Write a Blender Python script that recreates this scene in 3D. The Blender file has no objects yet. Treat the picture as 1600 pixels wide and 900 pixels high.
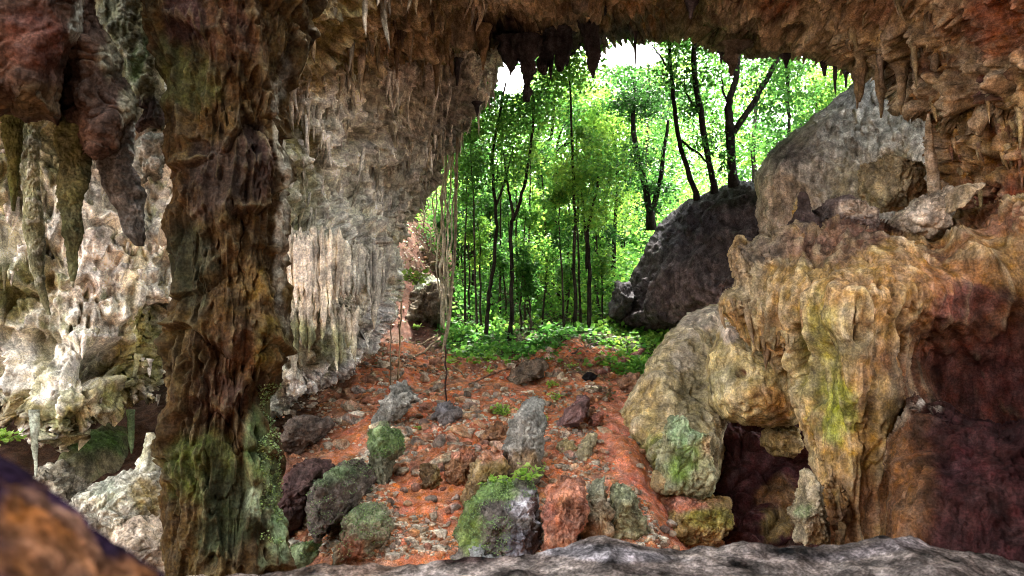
import bpy, math, random, time
import numpy as np
np.seterr(over='ignore')
from math import radians, sin, cos, pi
T00 = time.time()
random.seed(7)
RS = np.random.RandomState(11)
SC = bpy.context.scene
COL = SC.collection
F = 1155.0
PITCH = radians(6)

# ------------------------------------------------------------------ projection
def W(px, py, Y):
    """point seen at photo position (px, py) at ground distance Y"""
    px = np.asarray(px, float); py = np.asarray(py, float); Y = np.asarray(Y, float)
    a = (px - 800) / F; b = (450 - py) / F
    ry = cos(PITCH) - b * sin(PITCH); rz = sin(PITCH) + b * cos(PITCH)
    k = Y / ry
    return np.stack(np.broadcast_arrays(a * k, Y, rz * k), -1)

def toPX(P):
    x, y, z = P[..., 0], P[..., 1], P[..., 2]
    f = y * cos(PITCH) + z * sin(PITCH); u = -y * sin(PITCH) + z * cos(PITCH)
    f = np.maximum(f, .05)
    return 800 + F * x / f, 450 - F * u / f

# ------------------------------------------------------------------ noise
from concurrent.futures import ThreadPoolExecutor
_POOL = ThreadPoolExecutor(4)
_u = np.uint32
def _hash(ix, iy, iz, s):
    h = ix * _u(374761393) + iy * _u(668265263) + iz * _u(1274126177) + _u((s * 974634777) & 0xFFFFFFFF)
    h = (h ^ (h >> _u(13))) * _u(1103515245)
    h = (h ^ (h >> _u(16))) * _u(2654435761)
    return h ^ (h >> _u(15))
def _par(fn, P, nout):
    """run fn over chunks of points on all cores"""
    P = np.asarray(P, np.float32); sh = P.shape[:-1]; Q = P.reshape(-1, 3); n = len(Q)
    if n < 20000: r = fn(Q)
    else:
        ch = np.array_split(Q, max(4, n // 40000)); r = list(_POOL.map(fn, ch))
        r = np.concatenate(r) if nout == 1 else tuple(np.concatenate([x[k] for x in r]) for k in range(nout))
    return r.reshape(sh).astype(np.float64) if nout == 1 else tuple(x.reshape(sh).astype(np.float64) for x in r)
def gnoise(P, seed=0):
    def f1(Q):
        i0 = np.floor(Q); f = Q - i0; i = i0.astype(np.int32).view(np.uint32)
        u = f * f * f * (f * (f * 6 - 15) + 10); r = np.zeros(len(Q), np.float32); k = np.float32(1 / 511.5)
        for dx in (0, 1):
            wx = u[:, 0] if dx else 1 - u[:, 0]
            for dy in (0, 1):
                wxy = wx * (u[:, 1] if dy else 1 - u[:, 1])
                for dz in (0, 1):
                    wz = u[:, 2] if dz else 1 - u[:, 2]
                    h = _hash(i[:, 0] + _u(dx), i[:, 1] + _u(dy), i[:, 2] + _u(dz), seed)
                    g = ((h & _u(1023)) * k - 1) * (f[:, 0] - dx) + (((h >> _u(10)) & _u(1023)) * k - 1) * (f[:, 1] - dy) + (((h >> _u(20)) & _u(1023)) * k - 1) * (f[:, 2] - dz)
                    r += (g * wxy * wz).astype(np.float32)
        return r * np.float32(1.5)
    return _par(f1, P, 1)
_R = np.array([[0.0, 0.8, 0.6], [-0.8, 0.36, -0.48], [-0.6, -0.48, 0.64]])
def fbm(P, f=1.0, o=4, g=.5, seed=0, an=(1, 1, 1)):
    Q = np.asarray(P) * f * np.array(an); a = 1; s = 0; t = 0
    for k in range(o):
        s = s + a * gnoise(Q, seed + k); t += a
        Q = Q @ _R.T * 2.03 if an == (1, 1, 1) else Q * 2.03 + 13.7; a *= g
    return s / t * 1.6
def ridge(P, f=1.0, o=3, g=.5, seed=0, an=(1, 1, 1)):
    Q = np.asarray(P) * f * np.array(an); a = 1; s = 0; t = 0
    for k in range(o):
        s = s + a * (1 - np.abs(gnoise(Q, seed + k)) * 2.2); t += a
        Q = Q * 2.07 + 5.1; a *= g
    return s / t
def worley(P, f=1.0, seed=0):
    def f2(Q):
        i0 = np.floor(Q); fr = Q - i0; i = i0.astype(np.int32).view(np.uint32)
        a1 = np.full(len(Q), 9.0, np.float32); a2 = a1.copy(); k = np.float32(1 / 1023)
        for dx in (-1, 0, 1):
            for dy in (-1, 0, 1):
                for dz in (-1, 0, 1):
                    h = _hash(i[:, 0] + _u(dx & 0xFFFFFFFF), i[:, 1] + _u(dy & 0xFFFFFFFF), i[:, 2] + _u(dz & 0xFFFFFFFF), seed)
                    d = (dx + (h & _u(1023)) * k - fr[:, 0]) ** 2 + (dy + ((h >> _u(10)) & _u(1023)) * k - fr[:, 1]) ** 2 + (dz + ((h >> _u(20)) & _u(1023)) * k - fr[:, 2]) ** 2
                    d = d.astype(np.float32)
                    a2 = np.minimum(a2, np.maximum(a1, d)); a1 = np.minimum(a1, d)
        return np.sqrt(a1), np.sqrt(a2)
    return _par(f2, np.asarray(P) * f, 2)
def axis(a, b, step, lo, hi, k=7):
    """fine steps where the photo looks, coarse ones outside it"""
    v = [a]
    while v[-1] < b: v.append(v[-1] + (step if lo <= v[-1] <= hi else step * k))
    return np.array(v)
def sstep(a, b, x):
    t = np.clip((x - a) / (b - a), 0, 1); return t * t * (3 - 2 * t)

# ------------------------------------------------------------------ mesh plumbing
def mkmesh(name, V, Fq, mat, col=None, parent=None, smooth=True, tri=None):
    V = np.asarray(V, np.float32).reshape(-1, 3)
    m = bpy.data.meshes.new(name)
    nf = 0; loops = []
    faces = []
    if Fq is not None and len(Fq): faces.append(np.asarray(Fq, np.int32))
    if tri is not None and len(tri): faces.append(np.asarray(tri, np.int32))
    tot = sum(len(f) for f in faces); ls = []; st = []; c = 0
    for f in faces:
        k = f.shape[1]; ls.append(f.ravel()); st.append(c + np.arange(len(f)) * k); c += f.size
    ls = np.concatenate(ls); st = np.concatenate(st)
    m.vertices.add(len(V)); m.vertices.foreach_set('co', V.ravel())
    m.loops.add(len(ls)); m.loops.foreach_set('vertex_index', ls.astype(np.int32))
    m.polygons.add(tot); m.polygons.foreach_set('loop_start', st.astype(np.int32))
    m.polygons.foreach_set('use_smooth', np.full(tot, smooth))
    m.update(calc_edges=True); m.validate()
    if col is not None:
        a = m.color_attributes.new('Col', 'FLOAT_COLOR', 'POINT')
        c4 = np.ones((len(V), 4), np.float32); c4[:, :3] = np.clip(np.asarray(col).reshape(-1, 3), 0, 1)
        a.data.foreach_set('color', c4.ravel())
    if mat: m.materials.append(mat)
    o = bpy.data.objects.new(name, m); COL.objects.link(o)
    if parent is not None: o.parent = parent
    return o
def recenter(o, base=None):
    m = o.data; n = len(m.vertices); a = np.empty(n * 3, np.float32); m.vertices.foreach_get('co', a); a = a.reshape(-1, 3)
    b = np.array([(a[:, 0].min() + a[:, 0].max()) / 2, (a[:, 1].min() + a[:, 1].max()) / 2, a[:, 2].min()]) if base is None else np.asarray(base)
    m.vertices.foreach_set('co', (a - b).astype(np.float32).ravel()); o.location = b; m.update(); return o
def tag(o, label=None, cat=None, group=None, kind=None):
    if label: o['label'] = label
    if cat: o['category'] = cat
    if group: o['group'] = group
    if kind: o['kind'] = kind
    return o
def empty(name, loc):
    o = bpy.data.objects.new(name, None); COL.objects.link(o); o.location = loc; o.empty_display_size = .1
    return o
def adopt(root, o):
    """parent a mesh built in world coordinates to an Empty"""
    o.parent = root; b = np.array(root.location)
    m = o.data; n = len(m.vertices); a = np.empty(n * 3, np.float32); m.vertices.foreach_get('co', a)
    m.vertices.foreach_set('co', (a.reshape(-1, 3) - b).astype(np.float32).ravel()); m.update()
    return o

# ------------------------------------------------------------------ pigments
CREAM = (.60, .52, .42); PINK = (.58, .47, .40); OCHRE = (.36, .23, .075); YEL = (.36, .29, .09); OLIVE = (.17, .17, .055)
GREEN = (.12, .19, .05); MOSS = (.14, .30, .05); LIME = (.25, .46, .08); MAROON = (.13, .06, .045); WINE = (.10, .045, .045)
BROWN = (.20, .115, .06); DBROWN = (.11, .065, .042); GREY = (.28, .275, .25); DGREY = (.10, .10, .10); PURP = (.10, .075, .10)
RED = (.60, .20, .085); RUST = (.36, .14, .05); TAN = (.40, .30, .18); WHITE = (.70, .68, .62); BLACK = (.035, .032, .035)
def C3(c): return np.array(c, float)
def pigment(P, base, tones=(), wob=35, seed=3, var=.22):
    """natural stains of the stone and painted light or shade: soft-edged patches with noisy borders"""
    X, Y = toPX(P)
    P = np.asarray(P)
    wx = fbm(P, 1.1, 4, .55, seed) * wob; wy = fbm(P, 1.1, 4, .55, seed + 9) * wob
    nb = fbm(P, 4.0, 4, .6, seed + 40); nf = fbm(P * np.array([1, 1, .4]), 14, 3, .6, seed + 41)
    c = np.broadcast_to(C3(base), P.shape).copy()
    for s in tones:
        sx, sy, rx, ry, cc = s[:5]; k = s[5] if len(s) > 5 else 1
        w = np.exp(-((X + wx - sx) / rx) ** 2 - ((Y + wy - sy) / ry) ** 2)
        w = sstep(.03, .97, w + .10 * nb) if k == .99 else sstep(.2, .7, w + .22 * nb + .14 * nf * (w > .02)) * k
        c = c * (1 - w[..., None]) + C3(cc) * w[..., None]
    n = fbm(P, 3.0, 4, .6, seed + 20)
    c = c * (1 + var * n[..., None])
    return np.clip(c, .01, .85)
def blendc(c, cc, w):
    w = np.clip(w, 0, 1)[..., None]; return c * (1 - w) + C3(cc) * w

# ------------------------------------------------------------------ materials
def newmat(name):
    m = bpy.data.materials.new(name); m.use_nodes = True
    nt = m.node_tree; nt.nodes.clear(); return m, nt, nt.nodes, nt.links
def rockmat(name, s=1.0, contrast=.5, bump=.55, rough=.9, streak=.35, spec=.04, speck=.3, patch=.17):
    m, nt, N, L = newmat(name)
    out = N.new('ShaderNodeOutputMaterial'); b = N.new('ShaderNodeBsdfPrincipled'); L.new(b.outputs[0], out.inputs[0])
    geo = N.new('ShaderNodeNewGeometry')
    at = N.new('ShaderNodeAttribute'); at.attribute_name = 'Col'
    def noise(scale, det=8, ro=.65, vec=None, dist=0):
        n = N.new('ShaderNodeTexNoise'); n.inputs['Scale'].default_value = scale; n.inputs['Detail'].default_value = det
        n.inputs['Roughness'].default_value = ro; n.inputs['Distortion'].default_value = dist
        L.new(vec or geo.outputs['Position'], n.inputs['Vector']); return n.outputs['Fac']
    def mr(x, a, c, d, e):
        r = N.new('ShaderNodeMapRange'); L.new(x, r.inputs[0])
        for k, v in enumerate((a, c, d, e)): r.inputs[k + 1].default_value = v
        return r.outputs[0]
    def mul(a, c):
        r = N.new('ShaderNodeMath'); r.operation = 'MULTIPLY'
        L.new(a, r.inputs[0])
        if hasattr(c, 'links'): L.new(c, r.inputs[1])
        else: r.inputs[1].default_value = c
        return r.outputs[0]
    def add(a, c):
        r = N.new('ShaderNodeMath'); r.operation = 'ADD'; L.new(a, r.inputs[0]); L.new(c, r.inputs[1]); return r.outputs[0]
    mp = N.new('ShaderNodeMapping'); mp.inputs['Scale'].default_value = (9 * s, 9 * s, 1.3 * s); L.new(geo.outputs['Position'], mp.inputs['Vector'])
    n1 = mr(noise(5 * s, 9, .7), .36, .64, 1 - contrast, 1 + contrast)
    n2 = mr(noise(1, 6, .6, mp.outputs[0], .4), .36, .64, 1 - streak, 1 + streak)
    n3 = mr(noise(45 * s, 4, .6), .42, .60, 1 - speck, 1 + speck * .7)
    n4 = mr(noise(3.3 * s, 12, .72, None, .3), .485, .535, 1 - patch, 1 + patch)
    f = mul(mul(mul(n1, n2), n3), n4)
    vm = N.new('ShaderNodeVectorMath'); vm.operation = 'SCALE'; L.new(at.outputs['Color'], vm.inputs[0]); L.new(f, vm.inputs['Scale'])
    # slight hue wander between iron-stained and grey
    hs = N.new('ShaderNodeHueSaturation'); L.new(vm.outputs[0], hs.inputs['Color'])
    L.new(mr(noise(2.3 * s, 5), .3, .7, .488, .512), hs.inputs['Hue']); L.new(mr(noise(7.7 * s, 5), .3, .7, .75, 1.15), hs.inputs['Saturation'])
    L.new(hs.outputs[0], b.inputs['Base Color'])
    b.inputs['Roughness'].default_value = rough; b.inputs['Specular IOR Level'].default_value = spec
    h = add(mul(noise(11 * s, 6, .6), .022 / s), mul(noise(70 * s, 5, .7), .007 / s))
    bp = N.new('ShaderNodeBump'); bp.inputs['Strength'].default_value = bump; bp.inputs['Distance'].default_value = 1.0
    L.new(h, bp.inputs['Height']); L.new(bp.outputs[0], b.inputs['Normal'])
    return m
M_ROCK = rockmat('limestone')
M_WET = rockmat('damp_flowstone', rough=.5, spec=.4, streak=.5)
M_NEAR = rockmat('near_ledge_stone', s=2.6, contrast=.6, streak=.0, patch=.35, bump=.9, rough=1.0, spec=0.0, speck=.45)
M_FAR = rockmat('far_rock', s=.7)
M_SOIL = rockmat('red_earth', s=1.6, contrast=.4, streak=0, bump=.9, rough=.95, speck=.35)
M_BARK = rockmat('bark', s=2, contrast=.4, streak=.5)
def leafmat(name, tr=.55, attr=True, col=(.1, .3, .03)):
    m, nt, N, L = newmat(name)
    out = N.new('ShaderNodeOutputMaterial'); mx = N.new('ShaderNodeMixShader')
    d = N.new('ShaderNodeBsdfPrincipled'); t = N.new('ShaderNodeBsdfTranslucent'); d.inputs['Roughness'].default_value = .5
    d.inputs['Specular IOR Level'].default_value = .3
    at = N.new('ShaderNodeAttribute'); at.attribute_name = 'Col'
    hs = N.new('ShaderNodeHueSaturation'); hs.inputs['Value'].default_value = 1.5; hs.inputs['Hue'].default_value = .490; hs.inputs['Saturation'].default_value = .96
    L.new(at.outputs['Color'], d.inputs['Base Color']); L.new(at.outputs['Color'], hs.inputs['Color']); L.new(hs.outputs[0], t.inputs['Color'])
    mx.inputs[0].default_value = tr
    L.new(d.outputs[0], mx.inputs[1]); L.new(t.outputs[0], mx.inputs[2]); L.new(mx.outputs[0], out.inputs[0])
    return m
M_LEAF = leafmat('leaf'); M_MOSS = leafmat('moss_tuft', .2)

# ------------------------------------------------------------------ shape builders
def pip(X, Y, poly):
    n = len(poly); ins = np.zeros(X.shape, bool); j = n - 1
    for i in range(n):
        xi, yi = poly[i]; xj, yj = poly[j]
        if yi != yj:
            c = ((yi > Y) != (yj > Y)) & (X < (xj - xi) * (Y - yi) / (yj - yi) + xi); ins ^= c
        j = i
    return ins
def pdist(X, Y, poly):
    d = np.full(X.shape, 1e9); n = len(poly)
    for i in range(n):
        ax, ay = poly[i]; bx, by = poly[(i + 1) % n]; dx, dy = bx - ax, by - ay; L = dx * dx + dy * dy + 1e-9
        t = np.clip(((X - ax) * dx + (Y - ay) * dy) / L, 0, 1)
        d = np.minimum(d, (X - ax - t * dx) ** 2 + (Y - ay - t * dy) ** 2)
    return np.sqrt(d)
def rbf(ctrl, X, Y):
    c = np.array(ctrl, float); p = c[:, :2] / 100; v = c[:, 2]; n = len(c)
    K = np.sqrt(((p[:, None] - p[None]) ** 2).sum(-1) + .3)
    A = np.zeros((n + 1, n + 1)); A[:n, :n] = K; A[:n, n] = 1; A[n, :n] = 1
    w = np.linalg.solve(A, np.append(v, 0))
    r = np.full(X.shape, w[n])
    for k in range(n): r = r + w[k] * np.sqrt((X / 100 - p[k, 0]) ** 2 + (Y / 100 - p[k, 1]) ** 2 + .3)
    return r
def gnorm(P):
    du = np.gradient(P, axis=1); dv = np.gradient(P, axis=0)
    n = np.cross(du, dv); n /= np.linalg.norm(n, axis=-1, keepdims=True) + 1e-12
    return n
def relief(name, poly, ctrl, mat, colf, dispf, step=2.0, R=60, D=1.2, warp=(5, 1.5), back=0, seed=1, extra=None, cl=(2, 60)):
    """a rock mass with the given outline: its face stands at the control distances and rolls away over D metres along its rim"""
    xs = [p[0] for p in poly]; ys = [p[1] for p in poly]
    X, Y = np.meshgrid(axis(min(xs) - 4 * step, max(xs) + 4 * step, step, -70, 1660), axis(min(ys) - 4 * step, max(ys) + 4 * step, step, -60, 950))
    Q = np.stack([X / 60, Y / 60, X * 0 + seed * 7.7], -1)
    wx = fbm(Q, warp[1], 4, .6, seed) * warp[0]; wy = fbm(Q, warp[1], 4, .6, seed + 5) * warp[0]
    ins = pip(X + wx, Y + wy, poly); dist = pdist(X + wx, Y + wy, poly) * ins
    Yd = np.clip(rbf(ctrl, X, Y), cl[0], cl[1])
    t = np.clip(dist / R, 0, 1); prof = np.sqrt(np.clip(1 - (1 - t) ** 2, 0, 1))
    P = W(X, Y, Yd + D * (1 - prof))
    Nn = gnorm(P); s = np.sign(-(Nn * P).sum(-1, keepdims=True)); Nn = Nn * s
    h = dispf(P, X, Y)
    P = P + Nn * (h * (.3 + .7 * sstep(0, .35, t)))[..., None]
    c = colf(P, X, Y, h)
    idx = np.arange(X.size).reshape(X.shape)
    ok = ins[:-1, :-1] & ins[1:, :-1] & ins[:-1, 1:] & ins[1:, 1:]
    q = np.stack([idx[:-1, :-1][ok], idx[1:, :-1][ok], idx[1:, 1:][ok], idx[:-1, 1:][ok]], -1)
    V = P.reshape(-1, 3); Cc = c.reshape(-1, 3)
    if back:
        B = W(X, Y, Yd + D + back * prof).reshape(-1, 3)
        B = B + (fbm(B, 1.2, 3, .5, seed + 3) * .12 * prof.ravel())[:, None]
        n0 = len(V); V = np.concatenate([V, B]); Cc = np.concatenate([Cc, Cc])
        q2 = q[:, ::-1] + n0
        # rim quads
        e = np.concatenate([q[:, [0, 1]], q[:, [1, 2]], q[:, [2, 3]], q[:, [3, 0]]])
        key = np.minimum(e[:, 0], e[:, 1]) * (n0 + 1) + np.maximum(e[:, 0], e[:, 1])
        u, inv, cnt = np.unique(key, return_inverse=True, return_counts=True)
        be = e[cnt[inv] == 1]
        rim = np.stack([be[:, 1], be[:, 0], be[:, 0] + n0, be[:, 1] + n0], -1)
        q = np.concatenate([q, q2, rim])
    used = np.zeros(len(V), bool); used[q.ravel()] = True
    mapi = np.cumsum(used) - 1
    V = V[used]; Cc = Cc[used]; q = mapi[q]
    tri = None
    if extra is not None:
        ev, et, ec = extra(P, ins, X, Y, Nn, c)
        tri = et + len(V); V = np.concatenate([V, ev]); Cc = np.concatenate([Cc, ec])
    return mkmesh(name, V, q, mat, Cc, tri=tri)
def tubebatch(paths, seg=6):
    """paths: list of (pts (k,3), radii (k,)), all pieces in one array set of triangles"""
    VV = []; TT = []; o = 0; a = np.arange(seg) / seg * 2 * pi
    for pts, rad in paths:
        pts = np.asarray(pts, float); k = len(pts); rad = np.asarray(rad, float)
        t = np.gradient(pts, axis=0); t /= np.linalg.norm(t, axis=1, keepdims=True) + 1e-9
        ref = np.array([1., 0, 0]) if abs(t[0, 0]) < .8 else np.array([0, 1., 0])
        u = np.cross(t, ref); u /= np.linalg.norm(u, axis=1, keepdims=True) + 1e-9; v = np.cross(t, u)
        ring = pts[:, None] + rad[:, None, None] * (u[:, None] * np.cos(a)[None, :, None] + v[:, None] * np.sin(a)[None, :, None])
        V = np.concatenate([ring.reshape(-1, 3), pts[:1], pts[-1:]])
        i = np.arange(k - 1)[:, None] * seg; j = np.arange(seg)[None]; j2 = (j + 1) % seg
        A = (i + j).ravel(); B = (i + j2).ravel(); Cq = (i + seg + j2).ravel(); Dq = (i + seg + j).ravel()
        T = np.concatenate([np.stack([A, B, Cq], -1), np.stack([A, Cq, Dq], -1)])
        c0 = k * seg; jj = np.arange(seg); T = np.concatenate([T, np.stack([np.full(seg, c0), (jj + 1) % seg, jj], -1),
                np.stack([np.full(seg, c0 + 1), (k - 1) * seg + jj, (k - 1) * seg + (jj + 1) % seg], -1)])
        VV.append(V); TT.append(T + o); o += len(V)
    return np.concatenate(VV), np.concatenate(TT)
def tube(name, rows, Y, mat, colf, dispf, step=2.0, ratio=1.0, seed=1, top=1, bot=1):
    """a standing or hanging body of stone: rows (py, left px, right px) give its width, ratio its depth over its width; top / bot 1 = round end, 0 = cut"""
    r = np.array(rows, float); py = np.arange(r[0, 0], r[-1, 0] + .01, step)
    def sm(v):
        o = np.interp(py, r[:, 0], v); k = max(3, int(14 / step)) | 1; kk = np.hanning(k + 2)[1:-1]; kk /= kk.sum()
        return np.convolve(np.pad(o, k // 2, mode='reflect', reflect_type='odd'), kk, 'valid')
    xl = sm(r[:, 1]); xr = sm(r[:, 2]); cx = (xl + xr) / 2; hw = np.maximum((xr - xl) / 2, .6)
    Yv = np.interp(py, r[:, 0], r[:, 3]) if r.shape[1] > 3 else np.full(len(py), float(Y))
    c = W(cx, py, Yv); rad = hw * Yv / F
    n = max(16, int(hw.max() * 2 * pi / step / 1.3)); th = np.arange(n) / n * 2 * pi
    # rounded ends
    P = np.empty((len(py), n, 3)); P[..., 0] = c[:, None, 0] + rad[:, None] * np.cos(th); P[..., 1] = c[:, None, 1] + rad[:, None] * ratio * np.sin(th); P[..., 2] = c[:, None, 2]
    Nn = np.empty_like(P); Nn[..., 0] = np.cos(th); Nn[..., 1] = np.sin(th) / ratio; Nn[..., 2] = 0; Nn /= np.linalg.norm(Nn, axis=-1, keepdims=True)
    X, Yp = toPX(P)
    h = dispf(P, X, Yp); lim = np.minimum(1, rad / .12)[:, None]
    dz = 0
    if isinstance(h, tuple): h, dz = h
    h = np.maximum(h * lim, -rad[:, None] * .7)
    P = P + Nn * h[..., None]; P[..., 2] += dz * lim
    cc = colf(P, X, Yp, h)
    k = len(py); V = np.concatenate([P.reshape(-1, 3), P[0].mean(0)[None], P[-1].mean(0)[None]])
    Cc = np.concatenate([cc.reshape(-1, 3), cc[0].mean(0)[None], cc[-1].mean(0)[None]])
    i = np.arange(k - 1)[:, None] * n; j = np.arange(n)[None]; j2 = (j + 1) % n
    q = np.stack([(i + j).ravel(), (i + n + j).ravel(), (i + n + j2).ravel(), (i + j2).ravel()], -1)
    jj = np.arange(n)
    t = np.concatenate([np.stack([np.full(n, k * n), jj, (jj + 1) % n], -1), np.stack([np.full(n, k * n + 1), (k - 1) * n + (jj + 1) % n, (k - 1) * n + jj], -1)])
    return mkmesh(name, V, q, mat, Cc, tri=t)
def boulder(name, poly, Y, T, mat, colf, dispf, step=2.0, sq=.75, seed=1, facet=.0, cut=None, tilt=0, cuts=0):
    """a closed boulder with the given outline, T metres deep"""
    poly = np.array(poly, float); cx, cy = poly.mean(0) if cut is None else cut
    per = np.linalg.norm(np.roll(poly, -1, 0) - poly, axis=1).sum()
    n = max(24, int(per / step)); th = np.arange(n) / n * 2 * pi
    # outline radius by ray casting from the centre
    rr = np.zeros(n)
    for i in range(len(poly)):
        a = poly[i] - (cx, cy); b = poly[(i + 1) % len(poly)] - (cx, cy); d = b - a
        den = np.cos(th) * d[1] - np.sin(th) * d[0]; den = np.where(np.abs(den) < 1e-9, 1e-9, den)
        t = (a[0] * d[1] - a[1] * d[0]) / den; s = (a[0] * np.sin(th) - a[1] * np.cos(th)) / den
        s2 = np.where(np.abs(d[0]) > np.abs(d[1]), (t * np.cos(th) - a[0]) / (d[0] + 1e-9), (t * np.sin(th) - a[1]) / (d[1] + 1e-9))
        rr = np.where((t > 0) & (s2 >= -.001) & (s2 <= 1.001), np.maximum(rr, t), rr)
    k = max(3, n // 60) | 1; kk = np.ones(k) / k; rr = np.convolve(np.pad(rr, k // 2, mode='wrap'), kk, 'valid')
    m = max(16, int(n * .45)); ph = np.linspace(0.02, pi - .02, m)
    sp = np.sin(ph) ** sq; cp = np.sign(np.cos(ph)) * np.abs(np.cos(ph)) ** .85
    sc = Y / F; c = W(cx, cy, Y)
    dx = rr * np.cos(th) * sc; dz = -rr * np.sin(th) * sc
    P = np.empty((m, n, 3)); P[..., 0] = c[0] + sp[:, None] * dx; P[..., 2] = c[2] + sp[:, None] * dz * 1.01
    P[..., 1] = c[1] - T * cp[:, None] + tilt * (P[..., 2] - c[2])
    if cuts:
        r_ = np.random.RandomState(seed + 900); U = np.stack([sp[:, None] * np.cos(th), np.broadcast_to(-cp[:, None], (m, n)), -sp[:, None] * np.sin(th)], -1)
        U = U / (np.linalg.norm(U, axis=-1, keepdims=True) + 1e-9); r = np.ones((m, n))
        for _k in range(cuts):
            d = r_.normal(0, 1, 3); d[1] = -abs(d[1]) * .9; d[2] += .3; d /= np.linalg.norm(d); dd = U @ d
            r = np.minimum(r, np.where(dd > .05, r_.uniform(.62, .90) / np.maximum(dd, .05), 9))
        P = c + (P - c) * (.15 + .85 * r)[..., None]
    Nn = gnorm(P); s = np.sign((Nn * (P - c)).sum(-1, keepdims=True)); Nn *= s
    X, Yp = toPX(P)
    h = dispf(P, X, Yp)
    if isinstance(h, tuple): h, dzz = h; P[..., 2] += dzz
    if facet:
        f1, f2 = worley(P, 1.6 / facet / 4, seed); h = h - facet * .5 * sstep(0, .35, .35 - (f2 - f1)) * .5 + facet * (.5 - f1) * .6
    P = P + Nn * h[..., None]
    cc = colf(P, X, Yp, h)
    V = np.concatenate([P.reshape(-1, 3), P[0].mean(0)[None], P[-1].mean(0)[None]])
    Cc = np.concatenate([cc.reshape(-1, 3), cc[0].mean(0)[None], cc[-1].mean(0)[None]])
    i = np.arange(m - 1)[:, None] * n; j = np.arange(n)[None]; j2 = (j + 1) % n
    q = np.stack([(i + j).ravel(), (i + j2).ravel(), (i + n + j2).ravel(), (i + n + j).ravel()], -1); jj = np.arange(n)
    t = np.concatenate([np.stack([np.full(n, m * n), (jj + 1) % n, jj], -1), np.stack([np.full(n, m * n + 1), (m - 1) * n + jj, (m - 1) * n + (jj + 1) % n], -1)])
    return mkmesh(name, V, q, mat, Cc, tri=t)

# ------------------------------------------------------------------ relief patterns
def crag(a=.12, f=1.2, o=6, seed=0, pit=.5, g=.55):
    def fn(P, X, Y):
        h = a * fbm(P, f, o, g, seed) * 1.2
        f1, f2 = worley(P + .15 * fbm(P, f * 2, 2, .5, seed + 4)[..., None], f * 2.2, seed)
        h = h - a * pit * sstep(.28, 0, f2 - f1) * .7 + a * .35 * (.5 - f1)
        return h
    return fn
def drape(a=.1, f=3.0, vs=.14, seed=0, big=.25, bf=.5, sharp=2.2, wob=.5):
    """flowstone: ribs and hanging folds running down the face"""
    def fn(P, X, Y):
        wv = fbm(P, 1.1, 3, .5, seed + 2) * wob
        Q = P.copy(); Q[..., 0] += wv * .4; Q[..., 1] += wv * .3
        r = np.clip(ridge(Q, f, 3, .5, seed, an=(1, 1, vs)), 0, 1) ** sharp
        m = .35 + .65 * sstep(-.5, .35, fbm(P, .9, 3, .5, seed + 7))
        h = big * fbm(P, bf, 4, .5, seed + 8) + a * (r - .4) * m + a * .35 * fbm(P, f * 2.2, 4, .6, seed + 11, an=(1, 1, .35))
        return h
    return fn
def shelves(a=.15, f=1.1, seed=0):
    """tiers: bulging steps with drip fringes under them"""
    def fn(P, X, Y):
        wv = fbm(P, f, 4, .55, seed)
        z = P[..., 2] * 1.15 + wv * 1.1 + .5 * fbm(P, f * .35, 2, .5, seed + 6)
        fr = z - np.floor(z)
        st = np.where(fr < .16, fr / .16, 1 - (fr - .16) * .9)     # sharp underside, sloping upper side
        fringe = ridge(P, 4.2, 2, .5, seed + 3, an=(1, 1, .18))
        st = st * (.5 + .6 * np.clip(fringe, 0, 1))
        return a * (st - .5) + .25 * a * fbm(P, 5, 4, .6, seed + 5)
    return fn
def pits(a=.14, f=2.6, thr=.12, seed=0, vs=.5, w=.10):
    """sharp-edged hollows, taller than wide"""
    def fn(P, X, Y):
        n = fbm(P, f, 4, .5, seed, an=(1, 1, vs)); big = sstep(-.35, .25, fbm(P, .7, 2, .5, seed + 5))
        return -a * sstep(thr, thr + w, n) * (.3 + .7 * big) - a * .5 * sstep(thr + .05, thr + .12, fbm(P, f * 2.7, 3, .5, seed + 3, an=(1, 1, vs)))
    return fn
def addf(*fs):
    return lambda P, X, Y: sum(f(P, X, Y) for f in fs)
def blur(h, k):
    for ax in (0, 1):
        p = np.pad(h, [(k + 1, k) if a == ax else (0, 0) for a in (0, 1)], mode='edge'); c = np.cumsum(p, ax); n = h.shape[ax]
        h = (np.take(c, np.arange(2 * k + 1, 2 * k + 1 + n), ax) - np.take(c, np.arange(0, n), ax)) / (2 * k + 1)
    return h
def colfn(base, tones=(), seed=3, ridgec=None, ridgek=.6, wob=35, var=.22):
    """pigment plus calcite and painted edge highlights on the ribs (ridgec)"""
    def fn(P, X, Y, h):
        c = pigment(P, base, tones, wob, seed, var)
        if ridgec is not None:
            d = h - blur(h, 9); d = blur(d, 1); s = d / (d.std() + 1e-6)
            w = (ridgek * sstep(.35, 1.5, s + .7 * fbm(P, 1.6, 3, .5, seed + 31)))[..., None]
            lr = np.clip(c.mean(-1, keepdims=True) / (np.mean(base) * .9), .15, 1.15)
            c = c * (1 - w) + w * (C3(ridgec) * lr * .75 + c * .35)
        return c
    return fn
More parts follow.
